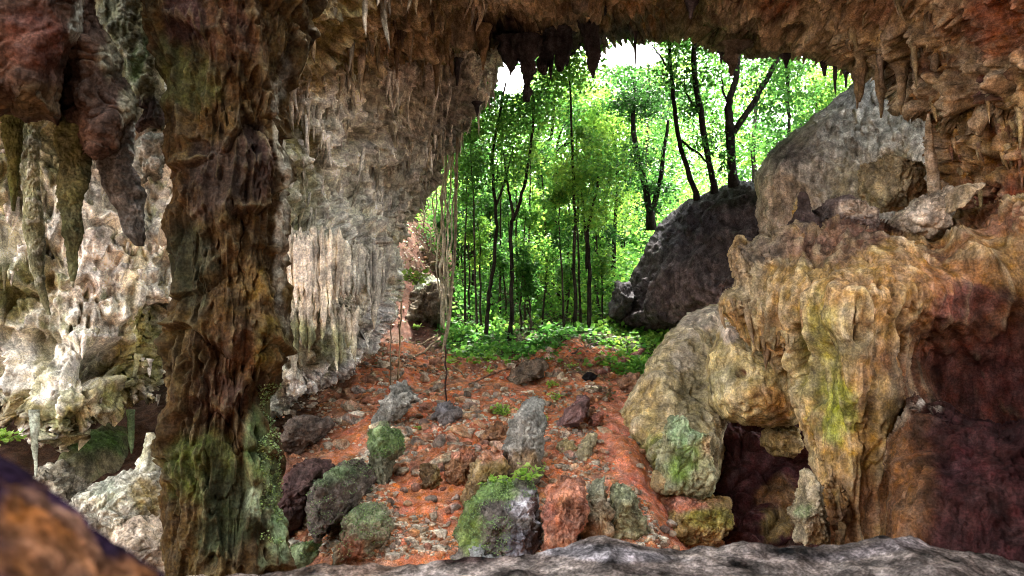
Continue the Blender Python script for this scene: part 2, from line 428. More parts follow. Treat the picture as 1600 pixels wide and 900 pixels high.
def spikes(n, length, rad, colr, sel, seed=5, bend=.1):
    """a fringe of small stalactites that belongs to the wall's surface"""
    def fn(P, ins, X, Y, Nn, c):
        rs = np.random.RandomState(seed); ok = ins & sel(X, Y)
        ii = np.argwhere(ok); cl = fbm(P[ok], 1.3, 3, .5, seed)
        p = np.clip(cl + .3, .02, 1); p /= p.sum()
        ch = ii[rs.choice(len(ii), n, p=p)]; paths = []; cols = []
        for (a, b) in ch:
            s = P[a, b] + np.array([0, .03, .06]); L = length * rs.lognormal(0, .5); r = rad * rs.uniform(.6, 1.5) * (L / length) ** .4
            k = 6; t = np.linspace(0, 1, k); d = rs.normal(0, bend, 2)
            pts = s + np.stack([d[0] * t ** 2 * L + rs.normal(0, .1 * r, k), -.12 * t * L * .5 + d[1] * t ** 2 * L * .5, -t * L], -1)
            paths.append((pts, r * (1 - t) ** .7 * (1 + rs.uniform(-.15, .25, k)) + .002))
            cc = colr[rs.randint(len(colr))]; cols.append(np.tile(C3(cc) * rs.uniform(.7, 1.15) * .75 + c[a, b] * .25, (k * 6 + 2, 1)))
        V, T = tubebatch(paths, 6)
        return V, T, np.concatenate(cols)
    return fn

# ================================================================== GROUND
_gy = np.array([-60, -5, 4, 6, 7.5, 8.5, 9.5, 12, 15, 17, 20, 24, 30, 45, 80, 400.]); _gz = np.array([-2.7, -2.7, -2.6, -2.2, -1.87, -1.45, -1.05, -.41, .39, .90, 1.75, 3.0, 5.0, 9.0, 14, 34.])
def G0(x, y):
    z = np.interp(y, _gy, _gz)
    z = z + 1.35 * np.maximum(0, -(x + 1.45)) * sstep(14.5, 18.5, y) * sstep(60, 24, y)
    z = z + .25 * np.maximum(0, -(x + .5)) * sstep(22, 28, y) * sstep(80, 40, y)
    z = z - 1.0 * sstep(1.3, 2.6, x) * sstep(13.5, 9.5, y)
    z = z - .35 * sstep(-1.4, -2.6, x) * sstep(12, 8, y)
    z = z + .9 * sstep(4.5, 8, x) * sstep(16, 24, y) * 1.5
    return z
def G(x, y, fine=True):
    P = np.stack([x, y, x * 0], -1)
    z = G0(x, y) + .22 * fbm(P, .55, 4, .55, 71) + .24 * fbm(P, .5, 3, .5, 72) * sstep(11.5, 13.5, y) * sstep(20, 16, y)
    if fine: z = z + .10 * fbm(P, 2.2, 6, .66, 73) + .05 * fbm(P, 1.1, 2, .5, 74)
    return z
def groundY(px, py, lo=5.5, hi=70):
    ys = np.concatenate([np.arange(lo, 30, .05), np.arange(30, hi, .2)]); p = W(px, py, ys)
    g = G(p[:, 0], p[:, 1], False); k = np.argmax(p[:, 2] < g + 0) if False else np.where(p[:, 2] <= g)[0]
    return float(ys[k[0]]) if len(k) else hi
u = axis(-900, 2500, 3.0, 400, 1320, 4); Yr = np.concatenate([5.0 * 1.0038 ** np.arange(0, 560), 5 * 1.0038 ** 560 * 1.03 ** np.arange(1, 85)])
xx = (u[None] - 800) / F * Yr[:, None]; yy = np.broadcast_to(Yr[:, None], xx.shape)
zz = G(xx, yy)
P = np.stack([xx, yy, zz], -1); gx, gp = toPX(P)
trail = np.exp(-((gx + 25 * fbm(P, .8, 3, .5, 77) - np.interp(gp, [540, 600, 650, 700, 760, 800], [985, 975, 955, 965, 1000, 1050])) / 24) ** 2)
P[..., 2] -= .05 * trail * sstep(16, 13, yy)
n1 = fbm(P, .8, 5, .6, 81); n2 = fbm(P, 3.1, 4, .6, 83)
c = np.broadcast_to(C3(RED), P.shape).copy()
c = blendc(c, (.40, .20, .12), sstep(.0, .6, n1)); c = blendc(c, (.46, .21, .10), sstep(.05, .5, n2) * .7); c = blendc(c, (.34, .24, .15), sstep(.25, .45, fbm(P, 5.0, 4, .65, 85)) * .6)
c = blendc(c, (.42, .12, .06), sstep(.1, .6, -n1) * .6)
c = blendc(c, (.64, .25, .16), trail * .6)
c = blendc(c, (.06, .045, .03), sstep(-2.6, -3.3, xx) * sstep(14, 12, yy)); leftd = sstep(600, 450, gx) * sstep(560, 700, gp); c = blendc(c, (.13, .07, .045), leftd * .75 * sstep(-.3, .3, n1 + .4))  # floor of the left recess darkened to paint its shade
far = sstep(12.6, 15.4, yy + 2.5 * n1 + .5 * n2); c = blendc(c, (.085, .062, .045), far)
bank = sstep(22, 24, yy) * sstep(-2.0, -3.5, xx) * 0
fg = sstep(14.6, 17, yy + 2 * n1 + .5 * np.minimum(xx, 3)); c = blendc(c, (.055, .085, .03), fg * (.45 + .55 * sstep(-.2, .4, n2)))
redbank = sstep(-1.3, -1.8, xx + .4 * n1) * sstep(14.5, 16, yy) * sstep(26, 22, yy); c = blendc(c, (.11, .05, .035), redbank * .9)
dark = sstep(1.9, 2.6, xx) * sstep(12, 9, yy); c = blendc(c, (.05, .024, .018), dark)  # earth in the right hollow painted dark for its shade
nr, nc = xx.shape
i = np.arange(nr - 1)[:, None] * nc; j = np.arange(nc - 1)[None]
q = np.stack([(i + j).ravel(), (i + j + 1).ravel(), (i + nc + j + 1).ravel(), (i + nc + j).ravel()], -1)
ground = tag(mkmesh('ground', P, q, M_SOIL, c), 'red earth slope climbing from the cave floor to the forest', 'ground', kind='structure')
# cave floor behind and beside the viewpoint
x2, y2 = np.meshgrid(np.linspace(-60, 60, 121), np.linspace(-60, 5.0, 66)); z2 = G(x2, y2, False) - .02 - .3 * (y2 > 4)
P2 = np.stack([x2, y2, z2], -1); i = np.arange(65)[:, None] * 121; j = np.arange(120)[None]
q = np.stack([(i + j).ravel(), (i + j + 1).ravel(), (i + 121 + j + 1).ravel(), (i + 121 + j).ravel()], -1)
tag(mkmesh('cave_floor', P2, q, M_SOIL, pigment(P2, (.25, .14, .09))), 'brown earth floor of the cave', 'ground', kind='structure')

# ================================================================== CAVE SHELL
def S(*a): return a
# --- main left wall with the long flowstone curtain
polyB = [(330, -420), (1000, -420), (900, -60), (830, 60), (790, 98), (786, 112), (772, 150), (744, 190), (730, 215), (714, 250), (682, 300), (658, 345), (642, 368), (622, 385), (640, 425), (636, 450),
         (625, 480), (612, 515), (600, 540), (575, 558), (560, 585), (520, 602), (480, 625), (455, 640), (430, 655), (330, 690)]
ctrlB = [S(350, 0, 9.0), S(350, 300, 9.0), S(350, 640, 9.3), S(440, 100, 9.8), S(440, 350, 9.8), S(440, 600, 10.2), S(500, 420, 10.3), S(560, 420, 11.2), S(620, 440, 13.2), S(600, 300, 13.2),
         S(640, 330, 13.6), S(600, 180, 12.6), S(700, 180, 13.8), S(760, 110, 14.2), S(680, 60, 13.4), S(540, 120, 11.0), S(620, 110, 12.4), S(540, 250, 11.6), S(520, 560, 10.8), S(590, 545, 12.3), S(500, -300, 11), S(800, -300, 15), S(470, 600, 10.2), S(430, 640, 10)]
def hB(P, X, Y):
    curtain = sstep(445, 460, X + 8 * fbm(P, 1, 2)) * sstep(560, 525, X) * sstep(345, 372, Y + 14 * fbm(P, 1.6, 2, .5, 3)) * sstep(520, 470, Y)
    base = drape(.13, 2.6, .12, 21, .22, .6)(P, X, Y) + shelves(.22, .75, 22)(P, X, Y)
    lower = sstep(500, 560, Y)
    r = np.clip(ridge(P, 7.5, 2, .45, 23, an=(1, 1, .03)), 0, 1)
    cur = .10 + .34 * r ** 1.3 + pits(.10, 3.0, .15, 29, .12)(P, X, Y) + .03 * fbm(P, 3, 3, .5, 24)
    low = crag(.13, 1.3, 6, 25, .6)(P, X, Y) + .12 * lower
    h = base * (1 - curtain) + cur * curtain
    h = h * (1 - lower * .5) + low * lower * .5
    h = h + (crag(.07, 2.6, 5, 26, .8)(P, X, Y) * .8 + pits(.26, 1.9, .06, 27, .5)(P, X, Y)) * (1 - curtain)
    cave = np.exp(-((X - 500) / 24) ** 2 - ((Y - 352 + .12 * (X - 500)) / 11) ** 2) + .8 * np.exp(-((X - 455) / 20) ** 2 - ((Y - 165) / 30) ** 2) + .7 * np.exp(-((X - 502) / 16) ** 2 - ((Y - 250) / 22) ** 2) + .6 * np.exp(-((X - 580) / 30) ** 2 - ((Y - 215) / 12) ** 2)
    return h - .5 * cave
B_ = colfn((.66, .66, .53), [S(470, 60, 90, 80, (.46, .37, .16)), S(560, 60, 90, 70, (.46, .38, .20)), S(660, 110, 80, 60, (.46, .42, .35)), S(455, 170, 25, 40, (.30, .15, .05)), S(470, 215, 30, 30, (.36, .30, .15)), S(460, 300, 40, 120, (.19, .19, .07), .7), S(640, 250, 80, 120, (.42, .41, .34), .6), S(720, 180, 50, 80, (.17, .165, .15), .8), S(680, 290, 22, 50, (.2, .195, .17), .7),  # grey patches by the lip are painted to offset sun from outside
         S(500, 430, 60, 75, (.80, .75, .62)), S(580, 430, 50, 70, (.66, .62, .52)), S(600, 510, 50, 50, (.60, .58, .55)), S(540, 600, 110, 50, (.68, .64, .60)), S(480, 560, 40, 50, (.22, .20, .10), .8), S(520, 540, 30, 40, (.18, .18, .08), .8)], 41, (.74, .71, .64), .65)
def cB(P, X, Y, h):
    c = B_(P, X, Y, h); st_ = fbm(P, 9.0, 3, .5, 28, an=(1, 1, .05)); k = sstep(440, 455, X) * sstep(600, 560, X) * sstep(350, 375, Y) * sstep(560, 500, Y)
    c = blendc(c, (.30, .28, .19), k * .75 * sstep(.0, .25, st_)); c = blendc(c, (.16, .16, .09), k * .7 * sstep(.30, .42, st_))  # flowstone streaks, also painting the shade between the ribs
    return c
exB = spikes(620, .30, .030, [(.75, .72, .64), (.62, .58, .48), (.26, .23, .16), (.45, .38, .25)], lambda X, Y: (Y > 20) & (Y < 345) & (X > 440) & (X > 0), 8)
_rb = np.random.RandomState(77)
def curtain_ribs(n, x0, x1, ytop, ybot, r0, Y0, Y1, seed):
    rs = np.random.RandomState(seed); out = []
    for k in range(n):
        t = (k + rs.uniform(-.3, .3)) / (n - 1); x = x0 + (x1 - x0) * t; ya = ytop + rs.uniform(-10, 10) + 8 * t; yb = ybot + rs.normal(0, 22); m = 26
        v = np.linspace(0, 1, m); xs_ = x + np.cumsum(rs.normal(0, .45, m)) + rs.normal(0, 3) * v; yy_ = ya + (yb - ya) * v; Yk = Y0 + (Y1 - Y0) * t + rs.uniform(-.05, .05)
        r = r0 * rs.uniform(.6, 1.35) * np.minimum(1, .25 + v * 5) * (1 - np.clip((v - .75) / .25, 0, 1) ** 1.5 * .9) * (1 + .22 * fbm(np.stack([v * 9, v * 0 + k * 3.3, v * 0], -1), 1, 3, .6, seed))
        out.append((W(xs_, yy_, np.full(m, Yk)), r * Yk / F))
    return out
_p = curtain_ribs(19, 452, 534, 356, 470, 4.4, 9.72, 9.95, 1) + curtain_ribs(12, 455, 540, 362, 450, 5.5, 9.82, 10.05, 2) + curtain_ribs(13, 540, 606, 385, 470, 4.0, 10.35, 11.6, 3) + curtain_ribs(16, 448, 560, 478, 560, 3.8, 9.8, 10.2, 4)
_V, _T = tubebatch(_p, 12); _V = _V + .02 * np.stack([fbm(_V, 7, 3, .6, 5), fbm(_V, 7, 3, .6, 6), _V[:, 0] * 0], -1)
_c = pigment(_V, (.66, .61, .48), [S(480, 420, 40, 60, (.74, .68, .56)), S(580, 430, 40, 60, (.50, .48, .40)), S(500, 540, 60, 34, (.30, .31, .17)), S(470, 520, 30, 30, (.24, .25, .13))], 20, 12, .3)
tag(recenter(mkmesh('flowstone_curtain', _V, None, M_ROCK, _c, tri=_T)), 'cream curtain of hanging flowstone ribs on the wall between the dark column and the mouth', 'flowstone')
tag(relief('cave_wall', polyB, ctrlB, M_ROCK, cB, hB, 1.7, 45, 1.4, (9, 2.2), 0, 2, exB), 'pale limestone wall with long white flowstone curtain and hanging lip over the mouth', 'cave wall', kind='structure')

# --- ceiling and the arch of the mouth, cut open above the view to add top light
polyC = [(-700, -130), (860, -130), (880, -900), (2300, -900), (2300, 60), (1700, 200), (1500, 210), (1440, 188), (1400, 176), (1360, 150), (1330, 128), (1300, 118), (1270, 100), (1240, 94), (1200, 92), (1160, 92), (1130, 90), (1105, 84), (1080, 66),
         (1050, 57), (1020, 57), (985, 68), (960, 76), (935, 82), (905, 90), (860, 95), (820, 98), (760, 99), (700, 100), (640, 102), (600, 112), (560, 125), (520, 130), (480, 140), (440, 150), (200, 150), (-700, 200)]
ctrlC = [S(-600, -850, 3.0), S(800, -850, 3.2), S(2200, -850, 3.0), S(440, -100, 8), S(800, -100, 9), S(1200, -100, 8.5), S(1600, -100, 6.8), S(440, 130, 9.5), S(560, 110, 10.7), S(700, 95, 13), S(800, 90, 14), S(900, 85, 14.5), S(1040, 50, 15), S(1130, 85, 14), S(1240, 90, 12.5),
         S(1330, 120, 11), S(1440, 170, 9.5), S(1600, 150, 8.0), S(600, 0, 10), S(800, 20, 11.5), S(1000, 0, 11.5), S(1300, 20, 10.2), S(1500, 50, 8.6), S(-400, 100, 7), S(200, 100, 8), S(2200, 0, 7)]
def hC(P, X, Y):
    h = .42 * fbm(P, .42, 3, .5, 50) + crag(.22, .8, 6, 51, .7)(P, X, Y) + .12 * np.clip(ridge(P, 1.7, 3, .5, 52, an=(1, 1, .4)), -1, 1) + shelves(.14, 1.1, 54)(P, X, Y) * sstep(900, 760, X) + crag(.10, 2.2, 5, 55, .9)(P, X, Y) + pits(.40, 1.1, .05, 56, .8)(P, X, Y)
    hole = np.exp(-((X - 765) / 50) ** 4 - ((Y - 42 - .05 * (X - 765)) / 22) ** 4) + .8 * np.exp(-((X - 1076) / 12) ** 2 - ((Y - 15) / 25) ** 2) + .7 * np.exp(-((X - 1165) / 30) ** 2 - ((Y - 30) / 16) ** 2)
    return h - .9 * hole
C_ = colfn((0.266, 0.195, 0.112), [S(520, 60, 110, 70, (0.296, 0.247, 0.098)), S(650, 70, 80, 45, (0.340, 0.232, 0.126)), S(800, 30, 90, 30, (0.296, 0.217, 0.133)), S(765, 42, 62, 26, (0.022, 0.015, 0.017)), S(830, 82, 120, 30, (0.044, 0.032, 0.029)), S(960, 60, 90, 28, (0.118, 0.112, 0.112)), S(1040, 30, 60, 25, (0.163, 0.128, 0.091)),  # near-black patch paints the shade of the roof recess
     S(1010, 5, 60, 20, (0.296, 0.165, 0.070)), S(1240, 10, 50, 22, (0.163, 0.068, 0.035)), S(1150, 20, 26, 26, (0.089, 0.045, 0.035)), S(1380, 30, 40, 30, (0.192, 0.090, 0.042)), S(1450, 110, 60, 22, (0.118, 0.056, 0.028)), S(620, 30, 30, 26, (0.104, 0.068, 0.035)), S(705, 60, 22, 30, (0.148, 0.112, 0.077)), S(1130, 50, 60, 40, (0.237, 0.195, 0.133)), S(1190, 110, 60, 30, (0.266, 0.247, 0.189)), S(1280, 60, 70, 60, (0.311, 0.255, 0.154)), S(1420, 60, 120, 50, (0.266, 0.188, 0.098)), S(1560, 30, 100, 70, (0.192, 0.079, 0.035)), S(1330, 140, 60, 40, (0.296, 0.247, 0.161)), S(900, 60, 30, 60, (0.074, 0.068, 0.063))], 57, (0.385, 0.330, 0.224), .5)
exC = spikes(200, .24, .035, [(.22, .16, .1), (.3, .25, .14), (.12, .09, .07), (.4, .35, .26)], lambda X, Y: (Y > -40) & (Y < 115) & (X > 430) & ((X < 800) | (X > 1340)) & (X < 1480), 9)
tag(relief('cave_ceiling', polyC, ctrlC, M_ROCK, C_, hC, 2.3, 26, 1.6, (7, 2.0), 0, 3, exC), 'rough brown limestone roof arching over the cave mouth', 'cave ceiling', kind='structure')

# --- lit wall at the left
polyA = [(-900, -300), (420, -300), (400, 150), (330, 300), (330, 480), (268, 505), (262, 560), (258, 600), (245, 632), (205, 640), (180, 655), (150, 668), (120, 672), (108, 705), (95, 712), (84, 690), (70, 702), (40, 690), (0, 668), (-100, 668), (-400, 680), (-900, 700)]
ctrlA = [S(-800, 200, 6.5), S(-300, 300, 7.8), S(0, 200, 8.7), S(0, 640, 8.5), S(120, 400, 8.7), S(100, 650, 8.2), S(260, 250, 9.6), S(270, 500, 9.3), S(260, 620, 9.2), S(200, 100, 9.8), S(60, 0, 9.4), S(400, 0, 10.5)]
def hA(P, X, Y):
    h = crag(.11, .9, 6, 61, .6)(P, X, Y) + drape(.09, 3.0, .25, 62, .12, .9)(P, X, Y) + shelves(.26, .9, 63)(P, X, Y)
    h = h + .3 * crag(.08, 3.2, 5, 64, 1.0)(P, X, Y) + pits(.34, 1.25, .10, 65, .5)(P, X, Y)
    hole = np.exp(-((X - 172) / 42) ** 4 - ((Y - 555) / 24) ** 4) + .8 * np.exp(-((X - 75) / 10) ** 2 - ((Y - 300) / 26) ** 2) + .7 * np.exp(-((X - 30) / 12) ** 2 - ((Y - 300) / 20) ** 2) + np.exp(-((X - 213) / 12) ** 2 - ((Y - 235) / 34) ** 2)
    return h - .7 * hole
A_ = colfn((.74, .71, .59), [S(60, 240, 70, 60, (.30, .30, .16)), S(240, 240, 40, 60, (.40, .38, .30)), S(20, 460, 35, 60, (.28, .29, .13)), S(75, 430, 35, 45, (.26, .22, .11)), S(200, 580, 60, 45, (.28, .25, .09)), S(230, 540, 40, 60, (.26, .24, .08)), S(180, 640, 90, 22, (.30, .25, .08)), S(70, 560, 25, 60, (.36, .34, .18), .7),
     S(110, 670, 40, 30, (.33, .31, .15)), S(160, 620, 26, 30, (.42, .36, .2)), S(150, 420, 60, 60, (.78, .70, .59)), S(40, 640, 60, 25, (.34, .30, .14)), S(200, 430, 18, 60, (.42, .33, .12), .6), S(0, 300, 40, 60, (.24, .22, .10))], 67, (.80, .75, .68), .6, 30, .3)
exA = spikes(140, .15, .026, [(.7, .65, .56), (.34, .33, .18), (.8, .74, .66)], lambda X, Y: (Y > 220) & (Y < 690) & (X > -60), 10)
def cA(P, X, Y, h):
    c = A_(P, X, Y, h)
    return blendc(c, (.27, .28, .12), .7 * sstep(.18, .38, fbm(P, 2.0, 5, .6, 69)))
tag(relief('cave_wall', polyA, ctrlA, M_ROCK, cA, hA, 1.9, 40, 1.2, (8, 2.2), 0, 4, exA), 'pale pink and green knobbly limestone wall behind the left column', 'cave wall', kind='structure')

# --- dark back of the left recess
polyL = [(-900, 500), (520, 500), (520, 1100), (-900, 1100)]
tag(relief('cave_wall', polyL, [S(-800, 600, 11), S(100, 600, 12.5), S(450, 600, 12), S(100, 1000, 10.5)], M_ROCK, colfn(DBROWN, [S(200, 700, 60, 40, (.10, .12, .05))], 70), crag(.25, .8, 5, 71), 5, 30, .5, (6, 2), 0, 5), 'dark brown back wall of the low recess at the left', 'cave wall', kind='structure')

# --- right wall, upper
polyD = [(1450, -60), (2500, -500), (2500, 520), (1500, 520), (1490, 460), (1460, 420), (1452, 330), (1445, 270), (1440, 230), (1446, 190), (1432, 160), (1430, 60)]
ctrlD = [S(1450, 200, 9.6), S(1450, 320, 9.6), S(1600, 100, 8.0), S(1600, 350, 8.6), S(2400, 100, 5), S(2400, 500, 5.5), S(1600, 500, 9.5), S(1520, 250, 9.0)]
def hD(P, X, Y):
    h = pits(.30, 1.5, .08, 95, .4)(P, X, Y) + drape(.14, 2.0, .12, 91, .22, .7)(P, X, Y) + shelves(.34, .8, 92)(P, X, Y) + crag(.06, 3, 4, 93)(P, X, Y)
    return h + .25 * sstep(-25, 0, -np.abs(Y - 140 - .12 * (X - 1440)))
D_ = colfn((0.205, 0.090, 0.032), [S(1500, 190, 40, 50, (0.213, 0.156, 0.058)), S(1560, 130, 80, 30, (0.082, 0.039, 0.036)), S(1540, 240, 70, 60, (0.205, 0.109, 0.036)), S(1470, 240, 18, 60, (0.295, 0.211, 0.137)), S(1590, 160, 30, 60, (0.213, 0.156, 0.065)), S(1560, 330, 90, 50, (0.197, 0.070, 0.036)), S(1600, 500, 120, 130, (0.090, 0.035, 0.025)), S(1600, 800, 200, 150, (0.033, 0.014, 0.013))], 94, (0.344, 0.242, 0.122), .55)
tag(relief('cave_wall', polyD, ctrlD, M_ROCK, D_, hD, 2.4, 40, 1.5, (5, 2), 0, 6, spikes(120, .22, .03, [(.3, .2, .1), (.36, .28, .14), (.2, .1, .06)], lambda X, Y: (X < 1700) & (Y > 60) & (Y < 300), 11)), 'orange brown right wall with draped flowstone above the ledges', 'cave wall', kind='structure')

# ================================================================== COLUMN AND HANGING MASSES (left)
colrows = [S(-260, 120, 640), S(-60, 190, 525), S(0, 215, 498), S(60, 236, 480), S(120, 252, 466), S(180, 262, 450), S(240, 270, 443), S(300, 280, 438), S(360, 277, 432), S(420, 270, 436), S(480, 262, 441), S(520, 262, 448), S(560, 260, 452), S(600, 262, 432), S(640, 258, 428),
           S(700, 262, 432), S(760, 268, 428), S(820, 270, 430), S(870, 278, 436), S(930, 290, 450), S(990, 290, 455)]
def hCol(P, X, Y):
    return pits(.075, 2.6, .06, 106, .35)(P, X, Y) + drape(.07, 2.8, .10, 101, .15, .7)(P, X, Y) + shelves(.13, .8, 102)(P, X, Y) + .045 * (np.clip(ridge(P, 7.5, 2, .5, 104, an=(1, 1, .10)), 0, 1) ** 2 - .3) + crag(.012, 3.5, 5, 103, .6)(P, X, Y)
Cc_ = colfn((0.046, 0.029, 0.011), [S(290, 120, 60, 50, (0.055, 0.058, 0.020)), S(360, 60, 50, 60, (0.063, 0.032, 0.015)), S(300, 30, 40, 50, (0.037, 0.021, 0.017)), S(390, 250, 40, 60, (0.033, 0.020, 0.015)), S(330, 280, 60, 60, (0.035, 0.024, 0.017)), S(300, 420, 40, 70, (0.029, 0.029, 0.015)), S(390, 440, 40, 40, (0.089, 0.056, 0.017)),
      S(370, 550, 60, 50, (0.055, 0.029, 0.013)), S(420, 540, 30, 50, (0.089, 0.069, 0.020)), S(330, 620, 60, 40, (0.045, 0.024, 0.014)), S(310, 730, 60, 60, (0.048, 0.058, 0.015)), S(360, 800, 60, 80, (0.031, 0.037, 0.017)), S(410, 700, 30, 70, (0.074, 0.106, 0.041)), S(425, 800, 22, 90, (.16, .24, .12)), S(440, 300, 12, 200, (.22, .21, .16), .8), S(400, 790, 20, 30, (.2, .25, .15))], 105, (0.082, 0.069, 0.035), .45)  # pale strip down the right edge paints rim light from the mouth
col_o = tube('rock_column', colrows, 6.4, M_ROCK, Cc_, hCol, 1.5, .85, 7)
tag(recenter(col_o), 'huge dark maroon and olive rock column from floor to roof, left of the centre', 'rock column')

def mass(name, poly, ctrl, base, tones, disp, label, cat, seed, R=30, D=.5, back=.5, step=1.6, mat=None, ridgec=None, rk=.5, warp=(5, 2.2), extra=None, wob=25, **kw):
    o = relief(name, poly, ctrl, mat or M_ROCK, colfn(base, tones, seed + 3, ridgec, rk, wob), disp, step, R, D, warp, back, seed, extra)
    return tag(recenter(o), label, cat, **kw)
mass('hanging_rock', [(-260, -220), (140, -220), (128, 0), (130, 50), (112, 80), (100, 110), (96, 150), (92, 200), (70, 188), (40, 190), (20, 178), (-30, 190), (-260, 220)], [S(-200, 0, 4.6), S(0, 50, 5.0), S(110, 60, 5.1), S(50, 160, 5.1)],
     (.045, .026, .017), [S(40, 60, 60, 60, (.075, .034, .022)), S(60, 160, 60, 30, (.06, .042, .022)), S(120, 60, 12, 60, (.15, .15, .12))], addf(drape(.05, 3, .2, 111, .1), crag(.06, 2, 6, 112)),
     'maroon lobed hanging rock in the top left corner', 'hanging rock', 12, 60, .6, .8)
mass('hanging_rock', [(100, -200), (150, -200), (150, 20), (172, 60), (190, 95), (192, 120), (205, 130), (220, 160), (216, 185), (200, 196), (188, 232), (172, 246), (150, 250), (128, 242), (118, 205), (98, 180), (88, 120)], [S(110, 0, 5.5), S(160, 200, 5.6), S(210, 160, 5.8)],
     (.062, .04, .027), [S(150, 160, 60, 60, (.055, .036, .026)), S(210, 150, 14, 60, (.16, .15, .1)), S(180, 80, 20, 40, (.16, .15, .10))], addf(drape(.05, 3, .2, 113, .08), crag(.07, 2.2, 6, 114)),
     'dark brown bulging hanging rock beside the maroon corner rock', 'hanging rock', 13, 45, .5, .7)
mass('hanging_rock', [(120, -150), (290, -150), (262, -20), (258, 60), (256, 110), (262, 170), (256, 206), (236, 200), (222, 208), (208, 204), (200, 150), (188, 120), (175, 90), (150, 40)], [S(150, 0, 7.0), S(250, 0, 7.2), S(230, 140, 7.0)],
     (.22, .20, .11), [S(240, 30, 24, 60, (.38, .28, .08)), S(170, 50, 30, 60, (.24, .24, .14)), S(215, 90, 14, 50, (.20, .26, .12)), S(235, 180, 40, 36, (.05, .034, .028))], addf(drape(.07, 4, .15, 115, .06), crag(.04, 3, 5, 116)),
     'yellow green curtain of rock hanging beside the top of the dark column', 'hanging rock', 14, 18, .3, .3, ridgec=(.5, .5, .4))
def pend(name, rows, Y, base, label, cat, seed, mat=None, st=(), amp=1, ratio=.8, step=1.5, dn=None, rc=None, **kw):
    o = tube(name, rows, Y, mat or M_ROCK, colfn(base, st, seed, rc, .6), dn or addf(drape(.035 * amp, 5, .2, seed, .05 * amp, 1.4), crag(.03 * amp, 5, 5, seed + 1)), step, ratio, seed)
    recenter(o); return tag(o, label, cat, **kw)
pend('stalactite', [S(120, 92, 150), S(200, 88, 140), S(260, 90, 136), S(320, 92, 134), S(380, 97, 130), S(415, 102, 124), S(440, 110, 116)], 6.0, (.085, .09, .04), 'long dark green stalactite with blunt tip under the brown hanging rock', 'stalactite', 120)
pend('stalactite', [S(100, -10, 50), S(180, -2, 40), S(240, 6, 34), S(300, 12, 30), S(330, 18, 24)], 6.2, (.12, .14, .05), 'green streaked stalactite near the left edge of the photo', 'stalactite', 122)
pend('stalactite', [S(180, 150, 205), S(240, 155, 202), S(290, 162, 212), S(340, 182, 222), S(370, 195, 232), S(384, 206, 228)], 6.3, (.12, .115, .10), 'grey trunk-shaped stalactite bending right over the pale wall', 'stalactite', 124, rc=(.3, .3, .28))
pend('stalactite', [S(170, 192, 222), S(200, 194, 212), S(240, 196, 210), S(280, 200, 208), S(300, 203, 206)], 6.8, (.33, .33, .25), 'slim pale grey stalactite against the dark gap beside the column', 'stalactite', 126, rc=WHITE)
pend('stalactite', [S(150, 40, 110), S(200, 30, 60), S(300, 34, 62), S(380, 44, 66), S(430, 50, 70), S(470, 62, 76), S(492, 74, 80)], 7.4, (.17, .17, .09), 'olive stalactite curling down the pale left wall', 'stalactite', 128, rc=(.5, .5, .4))
mass('rock_flake', [(205, 240), (214, 214), (236, 204), (258, 208), (273, 218), (262, 226), (262, 250), (252, 285), (238, 272), (228, 290), (214, 286), (206, 262)], [S(230, 240, 7.6)], (.24, .24, .19), [], addf(drape(.05, 5, .2, 118, .05), crag(.05, 4, 5, 119)),
     'small grey hooked rock flake in the gap beside the dark column', 'rock', 15, 12, .15, .2, ridgec=(.5, .5, .44))
mass('rock_flake', [(255, 330), (272, 322), (284, 322), (280, 345), (268, 352), (276, 372), (262, 380), (250, 370)], [S(265, 345, 6.6)], (.46, .40, .28), [], crag(.03, 5, 5, 120),
     'cream beak-like rock flake jutting from the left edge of the dark column', 'rock', 16, 8, .1, .15)

# lower left: mound, pale boulders, little stalagmites
def bould(name, poly, Y, T, base, tones, label, cat, seed, amp=.06, f=2.4, mat=None, rc=None, step=1.8, sq=.75, facet=0, disp=None, rk=.5, tilt=0, cut=None, cuts=9, **kw):
    o = boulder(name, poly, Y, T, mat or M_ROCK, colfn(base, tones, seed, rc, rk, 20), disp or addf(crag(amp, f, 6, seed, .7), crag(amp * .4, f * 3.3, 4, seed + 1, .6)), step, sq, seed, facet, cut, tilt, cuts)
    recenter(o); return tag(o, label, cat, **kw)
bould('boulder', [(90, 780), (100, 720), (120, 685), (150, 668), (185, 690), (205, 730), (210, 790), (150, 830)], 10, .9, (.13, .14, .07), [S(160, 690, 40, 26, (.10, .17, .05)), S(120, 760, 40, 40, (.22, .2, .12)), S(185, 740, 30, 30, (.18, .16, .09))], 'mossy green mound in the dark recess below the pale wall', 'boulder', 130, cuts=4, disp=addf(drape(.04, 3, .2, 131, .1), crag(.02, 3, 4, 132, .3)))
bould('boulder', [(40, 800), (50, 745), (90, 725), (120, 730), (135, 760), (130, 830), (80, 850)], 9, .5, (.30, .27, .2), [], 'grey brown boulder half hidden by the blurred foreground rock', 'boulder', 133, .08)
bould('boulder', [(130, 860), (135, 790), (140, 765), (165, 735), (200, 728), (245, 740), (265, 765), (268, 790), (245, 815), (225, 860), (180, 900)], 7.6, .7, (.42, .40, .31), [S(235, 780, 26, 40, (.33, .25, .11)), S(170, 770, 30, 30, (.38, .40, .30))], 'pale cream boulder with ochre knobbly side left of the dark column', 'boulder', 134, .06, rc=(.5, .48, .4))
bould('boulder', [(175, 940), (180, 830), (210, 810), (245, 820), (265, 855), (272, 900), (240, 960)], 7.2, .5, (.50, .40, .29), [], 'smooth peach coloured boulder at the foot of the dark column', 'boulder', 136, .04)
